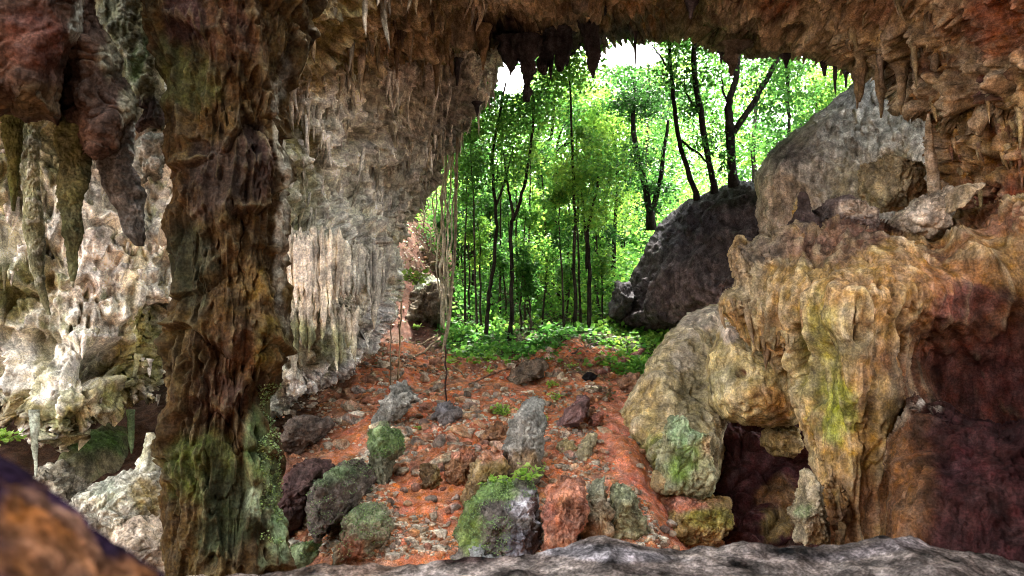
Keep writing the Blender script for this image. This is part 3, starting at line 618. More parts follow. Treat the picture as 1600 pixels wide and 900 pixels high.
pend('stalagmite', [S(676, 230, 240), S(690, 226, 246), S(710, 222, 250), S(735, 220, 252), S(760, 214, 256)], 8.0, (.34, .33, .22), 'little knobbly stalagmite standing on the pale boulder', 'stalagmite', 138, amp=1.2, rc=WHITE)
pend('stalactite', [S(640, 197, 211), S(665, 200, 210), S(685, 201, 209), S(700, 203, 208), S(710, 205, 206)], 8.8, (.10, .14, .06), 'small green stalactite in the dark recess', 'stalactite', 139)
pend('stalactite', [S(640, 45, 62), S(690, 48, 60), S(730, 52, 60), S(745, 54, 58)], 8.2, (.33, .36, .28), 'thin grey green stalactite beside the blurred foreground rock', 'stalactite', 140)

# ================================================================== RIGHT SIDE
M_OCH = rockmat('ochre_flowstone', contrast=.4, streak=.45, rough=.75)
slab = mass('rock_slab', [(1186, 380), (1178, 330), (1180, 270), (1198, 238), (1225, 215), (1260, 190), (1292, 165), (1322, 138), (1350, 110), (1480, 120), (1500, 200), (1500, 340), (1420, 380), (1300, 420)],
     [S(1190, 330, 13.5), S(1250, 250, 13), S(1330, 170, 13), S(1450, 200, 11.5), S(1450, 330, 11.5), S(1300, 360, 12.5)], (.33, .315, .26),
     [S(1330, 200, 60, 50, (.25, .25, .21)), S(1240, 220, 60, 34, (.26, .25, .21)), S(1330, 150, 90, 30, (.15, .155, .135)), S(1420, 190, 60, 30, (.18, .18, .15)), S(1230, 330, 50, 70, (.34, .28, .2)), S(1195, 330, 16, 60, (.45, .38, .28)), S(1330, 300, 50, 50, (.27, .24, .16)), S(1400, 260, 40, 40, (.25, .20, .11)), S(1300, 150, 60, 34, (.15, .155, .14)), S(1220, 230, 40, 26, (.17, .165, .15))],  # darker patches along the top are painted to offset sun and sky light
     addf(drape(.08, 1.6, .5, 150, .25, .4), crag(.05, 1.6, 6, 151, .7), pits(.10, 1.3, .12, 156, .5)), 'tall grey tilted slab under the right end of the roof', 'rock slab', 20, 35, 1.0, 1.5, ridgec=(.42, .38, .32), rk=.4, warp=(4, 2))
mass('boulder', [(955, 500), (968, 470), (985, 430), (1003, 398), (1012, 375), (1030, 350), (1055, 322), (1085, 308), (1118, 296), (1150, 285), (1185, 282), (1230, 300), (1240, 420), (1180, 470), (1110, 505), (1050, 522), (1000, 528), (975, 518)],
     [S(970, 490, 15.6), S(1060, 400, 15.0), S(1150, 350, 14.3), S(1150, 450, 13.6)], (.068, .060, .062), [S(1080, 460, 70, 40, (.12, .095, .09)), S(1130, 400, 50, 50, (.07, .06, .058)), S(1060, 350, 60, 50, (.045, .042, .048)), S(1110, 300, 90, 22, (.03, .032, .027))],  # darkest patch along the top is painted to offset the sky light
     addf(lambda P, X, Y: pits(.14, 1.1, .1, 155, .7)(P, X, Y) + .30 * fbm(P, .7, 6, .55, 152) + .05 * ridge(P, 2.0, 4, .55, 154), crag(.02, 3, 5, 153, .3)), 'huge dark purple grey boulder carrying the trees, right of the mouth', 'boulder', 21, 70, 2.0, 2.0, warp=(5, 2))
bould('boulder', [(953, 492), (956, 455), (965, 436), (982, 438), (990, 460), (985, 488), (970, 500)], 16.3, .7, (.10, .095, .10), [], 'small dark rock leaning on the foot of the huge dark boulder', 'boulder', 154, .08, 2)
# pale ribbed boulder
def hRib(P, X, Y):
    Q = P.copy(); ang = .5; Q[..., 0] = P[..., 0] * cos(ang) - P[..., 2] * sin(ang); Q[..., 2] = P[..., 0] * sin(ang) + P[..., 2] * cos(ang)
    return .26 * (np.clip(ridge(Q, 1.1, 4, .55, 160, an=(1, .6, .22)), 0, 1) - .4) + crag(.035, 2.0, 6, 161, .4)(P, X, Y) + pits(.06, 1.6, .15, 162, .6)(P, X, Y)
mass('boulder', [(966, 665), (975, 632), (998, 590), (1015, 560), (1040, 520), (1075, 490), (1108, 478), (1135, 480), (1150, 520), (1150, 640), (1150, 700), (1130, 760), (1090, 775), (1040, 765), (1008, 742), (984, 712)],
     [S(975, 660, 10.0), S(1050, 560, 10.8), S(1110, 490, 11.8), S(1060, 700, 9.4), S(1140, 700, 9.8)], (.42, .35, .19), [S(1090, 500, 50, 30, (.48, .42, .33)), S(1000, 650, 40, 60, (.46, .35, .16)), S(1030, 720, 40, 50, (.24, .25, .08)), S(1085, 600, 30, 70, (.26, .22, .12)), S(1060, 560, 30, 30, (.44, .38, .28))],
     hRib, 'large pale ribbed boulder sloping beside the red path', 'boulder', 22, 55, 1.2, 1.3, ridgec=(.52, .46, .34), rk=.5)
mass('boulder', [(1102, 592), (1106, 555), (1122, 515), (1132, 498), (1150, 502), (1175, 535), (1215, 545), (1270, 560), (1275, 640), (1240, 668), (1200, 668), (1160, 664), (1128, 655), (1108, 630)],
     [S(1120, 580, 9.0), S(1180, 600, 8.7), S(1250, 600, 8.9)], (.44, .35, .16), [S(1150, 515, 30, 18, (.60, .52, .42)), S(1156, 582, 9, 8, (.16, .05, .03)), S(1210, 630, 50, 25, (.36, .22, .08)), S(1130, 600, 26, 40, (.34, .30, .16))],
     addf(crag(.045, 1.5, 6, 163, .4), pits(.03, 2.5, .15, 164, .7), lambda P, X, Y: -.12 * np.exp(-((X - 1157) / 8) ** 2 - ((Y - 583) / 7) ** 2)), 'rounded yellow boulder wedged above the dark hollow', 'boulder', 23, 38, .9, .8)
bould('boulder', [(1188, 700), (1192, 672), (1215, 660), (1250, 668), (1262, 700), (1240, 712), (1210, 712)], 9.9, .35, (.30, .21, .09), [], 'small ochre lump hanging at the back of the dark hollow', 'boulder', 165, .04)
mass('boulder', [(1085, 900), (1100, 700), (1110, 640), (1300, 640), (1330, 760), (1330, 900)], [S(1150, 700, 10.3), S(1280, 750, 9.9), S(1200, 860, 9.0)], (.06, .022, .022), [S(1220, 780, 30, 34, (.15, .08, .035)), S(1210, 830, 34, 22, (.16, .11, .04))],
     crag(.2, 1.0, 6, 166, .7), 'wine dark rock filling the hollow under the yellow boulder', 'boulder', 24, 60, .9, 1.0)
bould('stalagmite', [(1030, 765), (1030, 700), (1040, 660), (1052, 640), (1068, 640), (1082, 656), (1100, 664), (1115, 690), (1118, 740), (1112, 772)], 8.9, .35, (.27, .26, .14), [S(1070, 665, 34, 26, (.24, .32, .17)), S(1070, 720, 26, 40, (.17, .24, .06)), S(1108, 680, 12, 26, (.42, .3, .15))], 'green coated stalagmite in front of the ribbed boulder', 'stalagmite', 168, disp=addf(drape(.06, 4, .3, 168, .12), crag(.07, 3, 5, 169)), rc=(.34, .38, .24))
bould('stone', [(1018, 760), (1020, 738), (1034, 734), (1042, 745), (1038, 765), (1025, 770)], 8.8, .12, (.36, .26, .13), [], 'small orange stone at the left foot of the green stalagmite', 'stone', 170, .02)

# big ochre flowstone
polyE = [(1148, 445), (1140, 400), (1146, 378), (1160, 370), (1175, 380), (1186, 366), (1205, 372), (1225, 352), (1238, 352), (1243, 320), (1250, 304), (1260, 306), (1268, 325), (1270, 350), (1288, 330), (1310, 312), (1335, 306), (1352, 328), (1380, 340), (1420, 345), (1500, 330), (1600, 300),
         (1900, 300), (1900, 1000), (1290, 1000), (1282, 860), (1284, 800), (1268, 760), (1262, 715), (1248, 672), (1240, 640), (1226, 600), (1212, 588), (1196, 560), (1172, 545), (1150, 520), (1128, 492), (1122, 470), (1135, 450)]
ctrlE = [S(1140, 420, 8.6), S(1150, 490, 8.5), S(1250, 330, 8.6), S(1260, 450, 7.7), S(1340, 480, 7.0), S(1400, 400, 7.7), S(1480, 450, 7.4), S(1540, 380, 8.0), S(1600, 340, 7.5), S(1600, 480, 7.5), S(1260, 600, 8.0), S(1300, 700, 7.5), S(1340, 600, 7.1), S(1420, 560, 7.9), S(1480, 600, 8.1), S(1600, 650, 7.8),
         S(1320, 850, 7.2), S(1400, 750, 7.7), S(1480, 850, 8.6), S(1850, 400, 6), S(1850, 900, 6.5), S(1300, 350, 8.6), S(1460, 355, 8.9)]
def hE(P, X, Y):
    h = drape(.13, 2.4, .06, 171, .16, .7, 1.8, .16)(P, X, Y) + crag(.018, 2.2, 6, 172, .4)(P, X, Y) + pits(.07, 2.2, .16, 175, .22)(P, X, Y) * sstep(1480, 1420, X)
    groove = np.exp(-((X - (1246 + .10 * (Y - 560))) / 7) ** 2) * sstep(500, 530, Y) * sstep(610, 590, Y) + .7 * np.exp(-((X - 1215 - .25 * (Y - 560)) / 5) ** 2) * sstep(540, 560, Y) * sstep(605, 590, Y)
    top = sstep(395, 350, Y) * (crag(.09, 2.0, 6, 173, .6)(P, X, Y))
    fold = .22 * sstep(60, 0, np.abs(Y - 360 - .75 * (X - 1470))) * sstep(1470, 1500, X)
    return h - .45 * groove + top + fold
E_ = colfn((.33, .205, .075), [S(1170, 440, 45, 60, (.33, .26, .15)), S(1250, 420, 60, 70, (.30, .20, .08)), S(1280, 560, 50, 90, (.24, .21, .06)), S(1340, 510, 40, 60, (.30, .25, .13)), S(1310, 650, 35, 60, (.24, .26, .045)), S(1360, 700, 50, 50, (.32, .19, .05)), S(1400, 450, 80, 70, (.31, .19, .07)),
      S(1500, 420, 60, 60, (.32, .16, .06)), S(1230, 600, 30, 40, (.26, .2, .08)), S(1340, 350, 90, 34, (.12, .065, .045)), S(1220, 380, 70, 24, (.17, .11, .07)), S(1257, 330, 14, 40, (.07, .05, .05)), S(1190, 390, 50, 25, (.16, .12, .085)), S(1440, 350, 50, 18, (.42, .33, .24)), S(1300, 380, 50, 30, (.17, .10, .06)),
      S(1520, 600, 170, 200, (.13, .055, .022), .99), S(1600, 600, 190, 150, (.055, .018, .014), .99), S(1480, 620, 90, 90, (.042, .015, .011), .99), S(1420, 620, 36, 60, (.11, .05, .025)), S(1500, 750, 110, 110, (.04, .018, .018)), S(1300, 850, 40, 40, (.2, .13, .06)), S(1380, 790, 26, 60, (.20, .11, .04)), S(1520, 480, 70, 30, (.10, .04, .03)), S(1340, 820, 60, 40, (.20, .11, .05)), S(1560, 340, 60, 30, (.26, .13, .07)), S(1375, 640, 20, 60, (.26, .17, .06))], 174, (.54, .46, .27), .5, 22)  # soft wine patches paint the darkness on the right side
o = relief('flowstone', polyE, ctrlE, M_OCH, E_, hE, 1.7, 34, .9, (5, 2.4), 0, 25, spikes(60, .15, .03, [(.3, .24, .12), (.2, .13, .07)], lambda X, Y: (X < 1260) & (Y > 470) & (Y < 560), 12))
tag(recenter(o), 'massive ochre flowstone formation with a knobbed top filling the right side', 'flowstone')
pend('stalagmite', [S(300, 1248, 1258), S(306, 1244, 1265), S(320, 1243, 1267), S(332, 1240, 1265), S(340, 1234, 1272), S(352, 1230, 1280), S(400, 1222, 1292)], 8.85, (.05, .036, .032), 'dark knobbed stalagmite on top of the ochre flowstone', 'stalagmite', 176, amp=1.6)
pend('stalagmite', [S(178, 1448, 1454), S(200, 1444, 1458), S(230, 1444, 1462), S(260, 1447, 1466), S(290, 1450, 1470), S(310, 1452, 1474)], 9.3, (.27, .20, .13), 'pale slender pillar at the inner edge of the right wall', 'stalagmite', 177, rc=(.45, .38, .28))
bould('boulder', [(1352, 300), (1354, 240), (1362, 232), (1378, 236), (1390, 250), (1420, 252), (1445, 258), (1460, 310), (1420, 330), (1370, 330)], 10.6, .6, (.26, .21, .12), [], 'squat tan rock with a raised corner in front of the grey slab', 'boulder', 178, .06)
bould('boulder', [(1262, 350), (1280, 326), (1305, 308), (1325, 306), (1345, 325), (1375, 330), (1370, 360), (1300, 375)], 9.0, .6, (.11, .085, .075), [S(1340, 325, 30, 12, (.4, .33, .25))], 'dark ridge rock behind the knobbed stalagmite', 'boulder', 179, .07)  # pale patch paints light on the top
bould('boulder', [(1400, 370), (1395, 345), (1420, 318), (1445, 305), (1475, 290), (1500, 300), (1490, 335), (1470, 365), (1430, 385)], 9.0, .5, (.36, .29, .21), [S(1440, 330, 30, 14, (.55, .48, .38))], 'ledge stone with painted light on its top below the right wall', 'boulder', 180, .06)  # pale patch paints the lit top of the ledge
bould('boulder', [(1480, 330), (1484, 300), (1505, 284), (1530, 278), (1548, 282), (1530, 300), (1500, 312), (1488, 335)], 8.3, .25, (.40, .32, .20), [], 'pale curled shard of rock on the right ledge', 'boulder', 181, .03)
# pinnacle at the lower right, its shade and rim light painted into the colour
polyF = [(1378, 900), (1384, 800), (1388, 745), (1380, 715), (1381, 690), (1394, 670), (1400, 650), (1412, 642), (1418, 622), (1430, 612), (1440, 622), (1448, 632), (1470, 628), (1482, 634), (1500, 650), (1560, 660), (1700, 640), (1900, 640), (1900, 1000), (1420, 1000)]
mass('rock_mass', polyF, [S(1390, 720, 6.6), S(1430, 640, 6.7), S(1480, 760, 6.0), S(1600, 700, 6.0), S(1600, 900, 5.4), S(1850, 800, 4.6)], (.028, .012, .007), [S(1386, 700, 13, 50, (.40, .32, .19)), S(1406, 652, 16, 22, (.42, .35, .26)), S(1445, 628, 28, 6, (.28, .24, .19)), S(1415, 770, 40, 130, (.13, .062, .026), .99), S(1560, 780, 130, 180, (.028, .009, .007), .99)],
     addf(drape(.08, 2.4, .1, 182, .2, .6, 2, .2), pits(.05, 3, .1, 183, .4), lambda P, X, Y: .05 * fbm(P, 3, 5, .6, 184)), 'knobbly rock mass with painted wine dark shade and a painted pale rim light in the lower right corner', 'rock mass', 26, 22, .45, .6, warp=(5, 3.2))
bould('boulder', [(1240, 860), (1245, 820), (1236, 802), (1250, 790), (1258, 762), (1264, 735), (1272, 740), (1280, 775), (1295, 800), (1296, 860)], 7.25, .25, (.22, .18, .11), [S(1262, 795, 16, 14, (.25, .28, .14)), S(1285, 840, 16, 40, (.2, .13, .06))], 'pale lacy crust of rock at the foot of the ochre flowstone', 'boulder', 184, disp=addf(crag(.035, 4, 5, 184, .8), crag(.02, 8, 4, 185, 1)), rc=(.36, .32, .23))

# ================================================================== FOREGROUND
def cLedge(P, X, Y, h):
    c = pigment(P, (.105, .088, .078), [S(500, 890, 200, 20, (.085, .062, .048)), S(950, 862, 130, 12, (.17, .158, .165)), S(1400, 850, 150, 10, (.15, .13, .13)), S(720, 880, 80, 14, (.09, .055, .05))], 40, 190, .3)
    n = fbm(P, 9, 5, .65, 191); return np.clip(c * (1 + 1.5 * n[..., None]), .015, .6)
xs = np.arange(200, 2300, 3.0); tt = np.linspace(0, 1, 150)
top = np.interp(xs, [200, 380, 480, 640, 760, 880, 950, 1040, 1130, 1260, 1340, 1400, 1440, 1510, 1600, 1700, 2300], [900, 893, 876, 874, 866, 852, 838, 852, 856, 850, 838, 818, 822, 845, 868, 890, 950])
Yt = 2.6 - 1.3 * tt ** .8
base0 = W(xs, top, np.full(len(xs), 2.35))
P = np.empty((150, len(xs), 3))
for k, t in enumerate(tt):
    yk = 2.6 - 1.9 * t; P[k, :, 0] = base0[:, 0] * (1 - .25 * t); P[k, :, 1] = yk; P[k, :, 2] = base0[:, 2] - .9 * max(0, .13 - t) ** 1.0 * 2.0 * (1 if t < .13 else 0) - .16 * max(0, t - .13) - 1.2 * max(0, t - .75)
P[..., 2] += .035 * fbm(P, 2.4, 5, .6, 192) + .012 * fbm(P, 9, 4, .6, 193) - .01
nr, nc = P.shape[:2]; i = np.arange(nr - 1)[:, None] * nc; j = np.arange(nc - 1)[None]
q = np.stack([(i + j).ravel(), (i + nc + j).ravel(), (i + nc + j + 1).ravel(), (i + j + 1).ravel()], -1)
X, Yp = toPX(P); ledge = mkmesh('rock_ledge', P, q, M_NEAR, cLedge(P, X, Yp, 0))
tag(recenter(ledge), 'purple grey rock ledge running along the bottom edge', 'rock ledge')
def cNear(P, X, Y, h):
    n = fbm(P, 14.0, 3, .5, 195); m = fbm(P, 10, 3, .5, 197)
    c = np.broadcast_to(C3((.042, .022, .016)), P.shape).copy()
    c = blendc(c, (.008, .005, .011), sstep(-.2, .12, n)); c = blendc(c, (.085, .036, .014), sstep(.05, .4, m) * .8); return blendc(c, (.06, .032, .03), .6 * sstep(.1, .5, -m - .2))
o = relief('rock_outcrop', [(-300, 560), (-60, 690), (0, 708), (40, 735), (90, 775), (130, 800), (170, 845), (215, 872), (250, 890), (310, 960), (430, 1300), (520, 2400), (-700, 2400), (-500, 1200)],
           [S(-200, 700, .38), S(0, 730, .42), S(0, 900, .34), S(200, 900, .44), S(0, 2300, .40), S(-600, 1500, .40), S(450, 2300, .46)], M_NEAR, cNear, lambda P, X, Y: .012 * fbm(P, 18, 5, .6, 198), 3, 120, .07, (8, 1.5), .12, 27, cl=(.3, 3))
tag(recenter(o), 'blurred purple and orange rock close to the lens in the bottom left corner', 'rock')

# ================================================================== ADDED UNSEEN ROCK SHEETS THAT BLOCK AND SHAPE THE LIGHT
def sheet(name, fn, nu, nv, label, base, mat=None):
    u_, v_ = np.meshgrid(np.linspace(0, 1, nu), np.linspace(0, 1, nv)); P = fn(u_, v_)
    P = P + .35 * np.stack([fbm(P, .6, 4, .5, 5), fbm(P, .6, 4, .5, 6), fbm(P, .6, 4, .5, 7)], -1)
    i = np.arange(nv - 1)[:, None] * nu; j = np.arange(nu - 1)[None]
    q = np.stack([(i + j).ravel(), (i + j + 1).ravel(), (i + nu + j + 1).ravel(), (i + nu + j).ravel()], -1)
    tag(mkmesh(name, P, q, mat or M_ROCK, pigment(P, base)), label, name.replace('_', ' '), kind='structure')
def st(*a): return np.stack(np.broadcast_arrays(*a), -1)
sheet('cave_wall', lambda u, v: st(5.0 - .8 * v, -14 + 18 * u, -3.5 + 9 * v), 60, 30, 'unseen brown wall added right of the viewpoint to block sky light', (.2, .11, .07))
sheet('cave_ceiling', lambda u, v: st(-3.0 + 9.8 * u, -14 + 17 * v, 5.4 - .6 * u), 50, 60, 'unseen brown roof added above and behind the viewpoint to block sky light', (.25, .16, .1))
sheet('added_rock_cover', lambda u, v: st(-50 + 47.3 * u, 5 + 10 * v, 9.5 + 0 * v), 60, 20, 'unseen rock sheet added above the left part of the cave to block sun', (.25, .22, .16))
sheet('added_rock_cover', lambda u, v: st(-50 + 47.3 * u, 15 + 0 * u, -4 + 14 * v), 60, 20, 'unseen rock sheet added behind the left part of the cave to block sun', (.25, .22, .16))
sheet('added_rock_cover', lambda u, v: st(-3.5 + 17 * u, 10 + 10 * v, 9.3 + .8 * v), 60, 40, 'unseen rock sheet added above the mouth of the cave to block sun', (.25, .22, .16))
sheet('added_rock_cover', lambda u, v: st(7.5 + 40 * u, 4 + 12 * v, 7 + 3 * u), 40, 20, 'unseen rock sheet added above the right part of the cave', (.25, .22, .16))
sheet('cave_wall', lambda u, v: st(-12 + 18 * u, -10 + 0 * v, -3.5 + 10 * v), 50, 30, 'unseen brown wall added behind the viewpoint to block sky light', (.2, .12, .08))

# ================================================================== PLANTS, LEAVES
def leaves(name, C, size, cols, mat=None, parent=None, droop=.3, wid=.42, rs=None, up=.5, tag_=None):
    """one small bent diamond per leaf"""
    rs = rs or np.random.RandomState(len(C)); n = len(C); size = np.broadcast_to(size, (n,)) * rs.uniform(.6, 1.35, n)
    a = rs.normal(0, 1, (n, 3)); a[:, 2] = a[:, 2] * .5 - droop; a /= np.linalg.norm(a, axis=1, keepdims=True)
    nn = rs.normal(0, .8, (n, 3)); nn[:, 2] += up; b = np.cross(a, nn); b /= np.linalg.norm(b, axis=1, keepdims=True) + 1e-9
    nv = np.cross(a, b)
    s = size[:, None]
    V = np.stack([C, C + s * (.5 * a + wid * b + .06 * nv), C + s * (a - .08 * nv), C + s * (.5 * a - wid * b + .06 * nv)], 1).reshape(-1, 3)
    q = (np.arange(n)[:, None] * 4 + np.arange(4)[None])
    cc = np.repeat(np.asarray(cols), 4, 0)
    return mkmesh(name, V, q, mat or M_LEAF, cc, smooth=False)
LG = [C3((.022, .09, .014)), C3((.040, .145, .020)), C3((.075, .205, .024)), C3((.17, .30, .035)), C3((.014, .05, .010))]
def leafcol(C, rs, bright=.5, f=.5):
    n = fbm(C, f, 3, .5, 301) + rs.normal(0, .28, len(C)) + (bright - .5) * 2
    c = LG[0][None] * np.ones((len(C), 1))
    c = blendc(c, LG[1], sstep(-.5, 0, n)); c = blendc(c, LG[2], sstep(0, .5, n)); c = blendc(c, LG[3], sstep(.5, 1.1, n)); c = blendc(c, LG[4], sstep(-.4, -1, n))
    return c * rs.uniform(.72, 1.45, (len(C), 1))
def clump(px, py, rx, ry, n, Y, rs, dep=1.0, sub=.28):
    """leaf positions gathered in sub-clumps inside an ellipsoid"""
    sc = Y / F; m = max(4, n // 45)
    d = rs.normal(0, 1, (m, 3)); d /= np.linalg.norm(d, axis=1, keepdims=True); r = rs.uniform(0, 1, (m, 1)) ** .4
    cc = d * r; k = rs.randint(0, m, n)
    p = cc[k] + rs.normal(0, sub, (n, 3)) * np.array([1, 1, .6]); c = W(px, py, Y)
    return c + p * np.array([rx * sc, rx * sc * dep, ry * sc])
def skygap(C):
    """the wood is thin where two gaps let the sky through"""
    X, Y = toPX(C); n = fbm(C, .9, 3, .5, 333)
    g = np.exp(-((X - 795) / 34) ** 2 - ((Y - 125) / 30) ** 2) + np.exp(-((X - 985) / 60) ** 2 - ((Y - 85) / 26) ** 2) + .55 * np.exp(-((X - 1225) / 34) ** 2 - ((Y - 190) / 40) ** 2) + .5 * np.exp(-((X - 1075) / 16) ** 2 - ((Y - 235) / 50) ** 2) + .5 * np.exp(-((X - 1120) / 14) ** 2 - ((Y - 230) / 60) ** 2)
    return C[g + .45 * n < .5]
def barkc(base=(.035, .028, .022)):
    return base
def tree(name, label, cat, trunk, Y, limbs, crowns, group=None, bright=.5, size=.15, seed=1, bark=(.05, .04, .03), Yt=None):
    rs = np.random.RandomState(seed)
    def line(pts, y0, y1=None):
        pts = np.array(pts, float); t = np.linspace(0, 1, len(pts)); tt = np.linspace(0, 1, max(12, len(pts) * 5))
        x = np.interp(tt, t, pts[:, 0]); y = np.interp(tt, t, pts[:, 1]); r = np.interp(tt, t, pts[:, 2])
        # smooth
        for v in (x, y):
            for _ in range(3): v[1:-1] = (v[:-2] + 2 * v[1:-1] + v[2:]) / 4
        yy = np.linspace(y0, y1 if y1 is not None else y0, len(tt)); p = W(x, y, yy)
        wob = np.cumsum(rs.normal(0, .012, (len(tt), 3)), 0); wob[:, 2] = 0
        return p + wob, r * yy / F
    tp, tr = line(trunk, Y, Yt); tr[:3] *= np.array([1.5, 1.25, 1.08]); root = empty(name, tp[0]); tp[0, 2] -= .25
    tag(root, label, cat, group)
    V, T = tubebatch([(tp, tr)], 9); n3 = fbm(V, 6, 3, .6, 9)[:, None]
    adopt(root, mkmesh('trunk', V, None, M_BARK, C3(bark) * (1 + .5 * n3), tri=T))
    for L in limbs:
        lp, lr = line(L, Y if Yt is None else (Y + Yt) / 2, None); V, T = tubebatch([(lp, lr)], 7)
        adopt(root, mkmesh('limb', V, None, M_BARK, np.tile(C3(bark), (len(V), 1)), tri=T))
    if crowns:
        C = np.concatenate([clump(a, b, c_, d, n, Y if len(e) == 0 else Y + e[0], rs) for a, b, c_, d, n, *e in [(x[0], x[1], x[2] * 1.15, x[3] * 1.15, int(x[4] * 1.35)) for x in crowns]])
        C = skygap(C)
        adopt(root, leaves('crown', C, size * .74, leafcol(C, rs, bright), rs=rs))
    return root
TG = 'slim trees in the forest beyond the mouth'
# three dark trees and the forked one on the huge boulder
tree('tree', 'leaning dark tree nearest the left on top of the huge dark boulder', 'tree', [(1090, 312, 4.6), (1078, 280, 4.2), (1064, 235, 3.8), (1058, 190, 3.4), (1052, 130, 3.5), (1050, 60, 3), (1045, -20, 2)], 16.3, [[(1060, 215, 2), (1090, 240, 2), (1110, 262, 1)], [(1052, 120, 2.5), (1030, 90, 1.5), (1015, 70, 1)]],
     [(1050, 60, 60, 40, 1500), (1040, 120, 40, 30, 500), (1080, 170, 30, 30, 260)], None, .45, .10, 1, (.02, .017, .014))
tree('tree', 'straight dark tree between the leaning one and the forked one on the boulder', 'tree', [(1116, 302, 5), (1108, 260, 4.6), (1098, 190, 5), (1090, 130, 4.5), (1086, 90, 4.5), (1090, 40, 3.5), (1095, -20, 2)], 16.2, [[(1096, 180, 2), (1075, 150, 1.5), (1068, 120, 1)]],
     [(1095, 30, 70, 40, 1500), (1085, 130, 40, 40, 300), (1120, 220, 35, 35, 320)], None, .5, .10, 2, (.02, .017, .014))
tree('forked_tree', 'forked dark tree on the right end of the huge dark boulder', 'tree', [(1147, 292, 7.5), (1142, 250, 6.8), (1141, 205, 7.5), (1139, 170, 5.5), (1146, 135, 5), (1152, 100, 4.5), (1156, 40, 3), (1158, -20, 2)], 15.9,
     [[(1143, 215, 6), (1158, 192, 5), (1180, 165, 5), (1190, 145, 4.5), (1208, 115, 4), (1222, 92, 3.5), (1235, 50, 2)], [(1142, 180, 2.5), (1128, 150, 2), (1120, 120, 1)]],
     [(1160, 20, 90, 50, 2400), (1200, 120, 60, 40, 600), (1120, 240, 30, 30, 300), (1215, 170, 45, 40, 500)], None, .45, .10, 3, (.02, .017, .014))
tree('tree', 'thin hanging-leaved tree right of the forked tree', 'tree', [(1233, 260, 2.5), (1233, 200, 2.5), (1231, 150, 3), (1230, 90, 3), (1228, 20, 2)], 19, [], [(1235, 60, 60, 50, 1500), (1240, 150, 40, 40, 700), (1215, 220, 34, 30, 500)], TG, .5, .12, 4, (.025, .02, .016))
tree('palm_tree', 'pale feathery tree beside the tip of the grey slab', 'tree', [(1290, 260, 3), (1285, 200, 3), (1275, 160, 2)], 22, [], [(1280, 150, 40, 40, 1800), (1260, 195, 30, 20, 800), (1310, 120, 30, 22, 600)], None, .75, .14, 5)
tree('tree', 'dark bushy double tree just left of the huge boulder', 'tree', [(1018, 345, 6), (1012, 310, 5.5), (1000, 270, 5), (992, 220, 4.5), (988, 180, 3.5), (990, 120, 2)], 19.8,
     [[(1018, 335, 5), (1030, 290, 4), (1036, 240, 3.5), (1044, 190, 2)], [(1002, 272, 3), (985, 240, 2)]],
     [(985, 165, 42, 16, 900), (1020, 150, 60, 24, 900), (1000, 250, 26, 40, 500), (1030, 300, 24, 30, 500), (980, 110, 40, 25, 500)], None, .15, .13, 6, (.02, .017, .014))
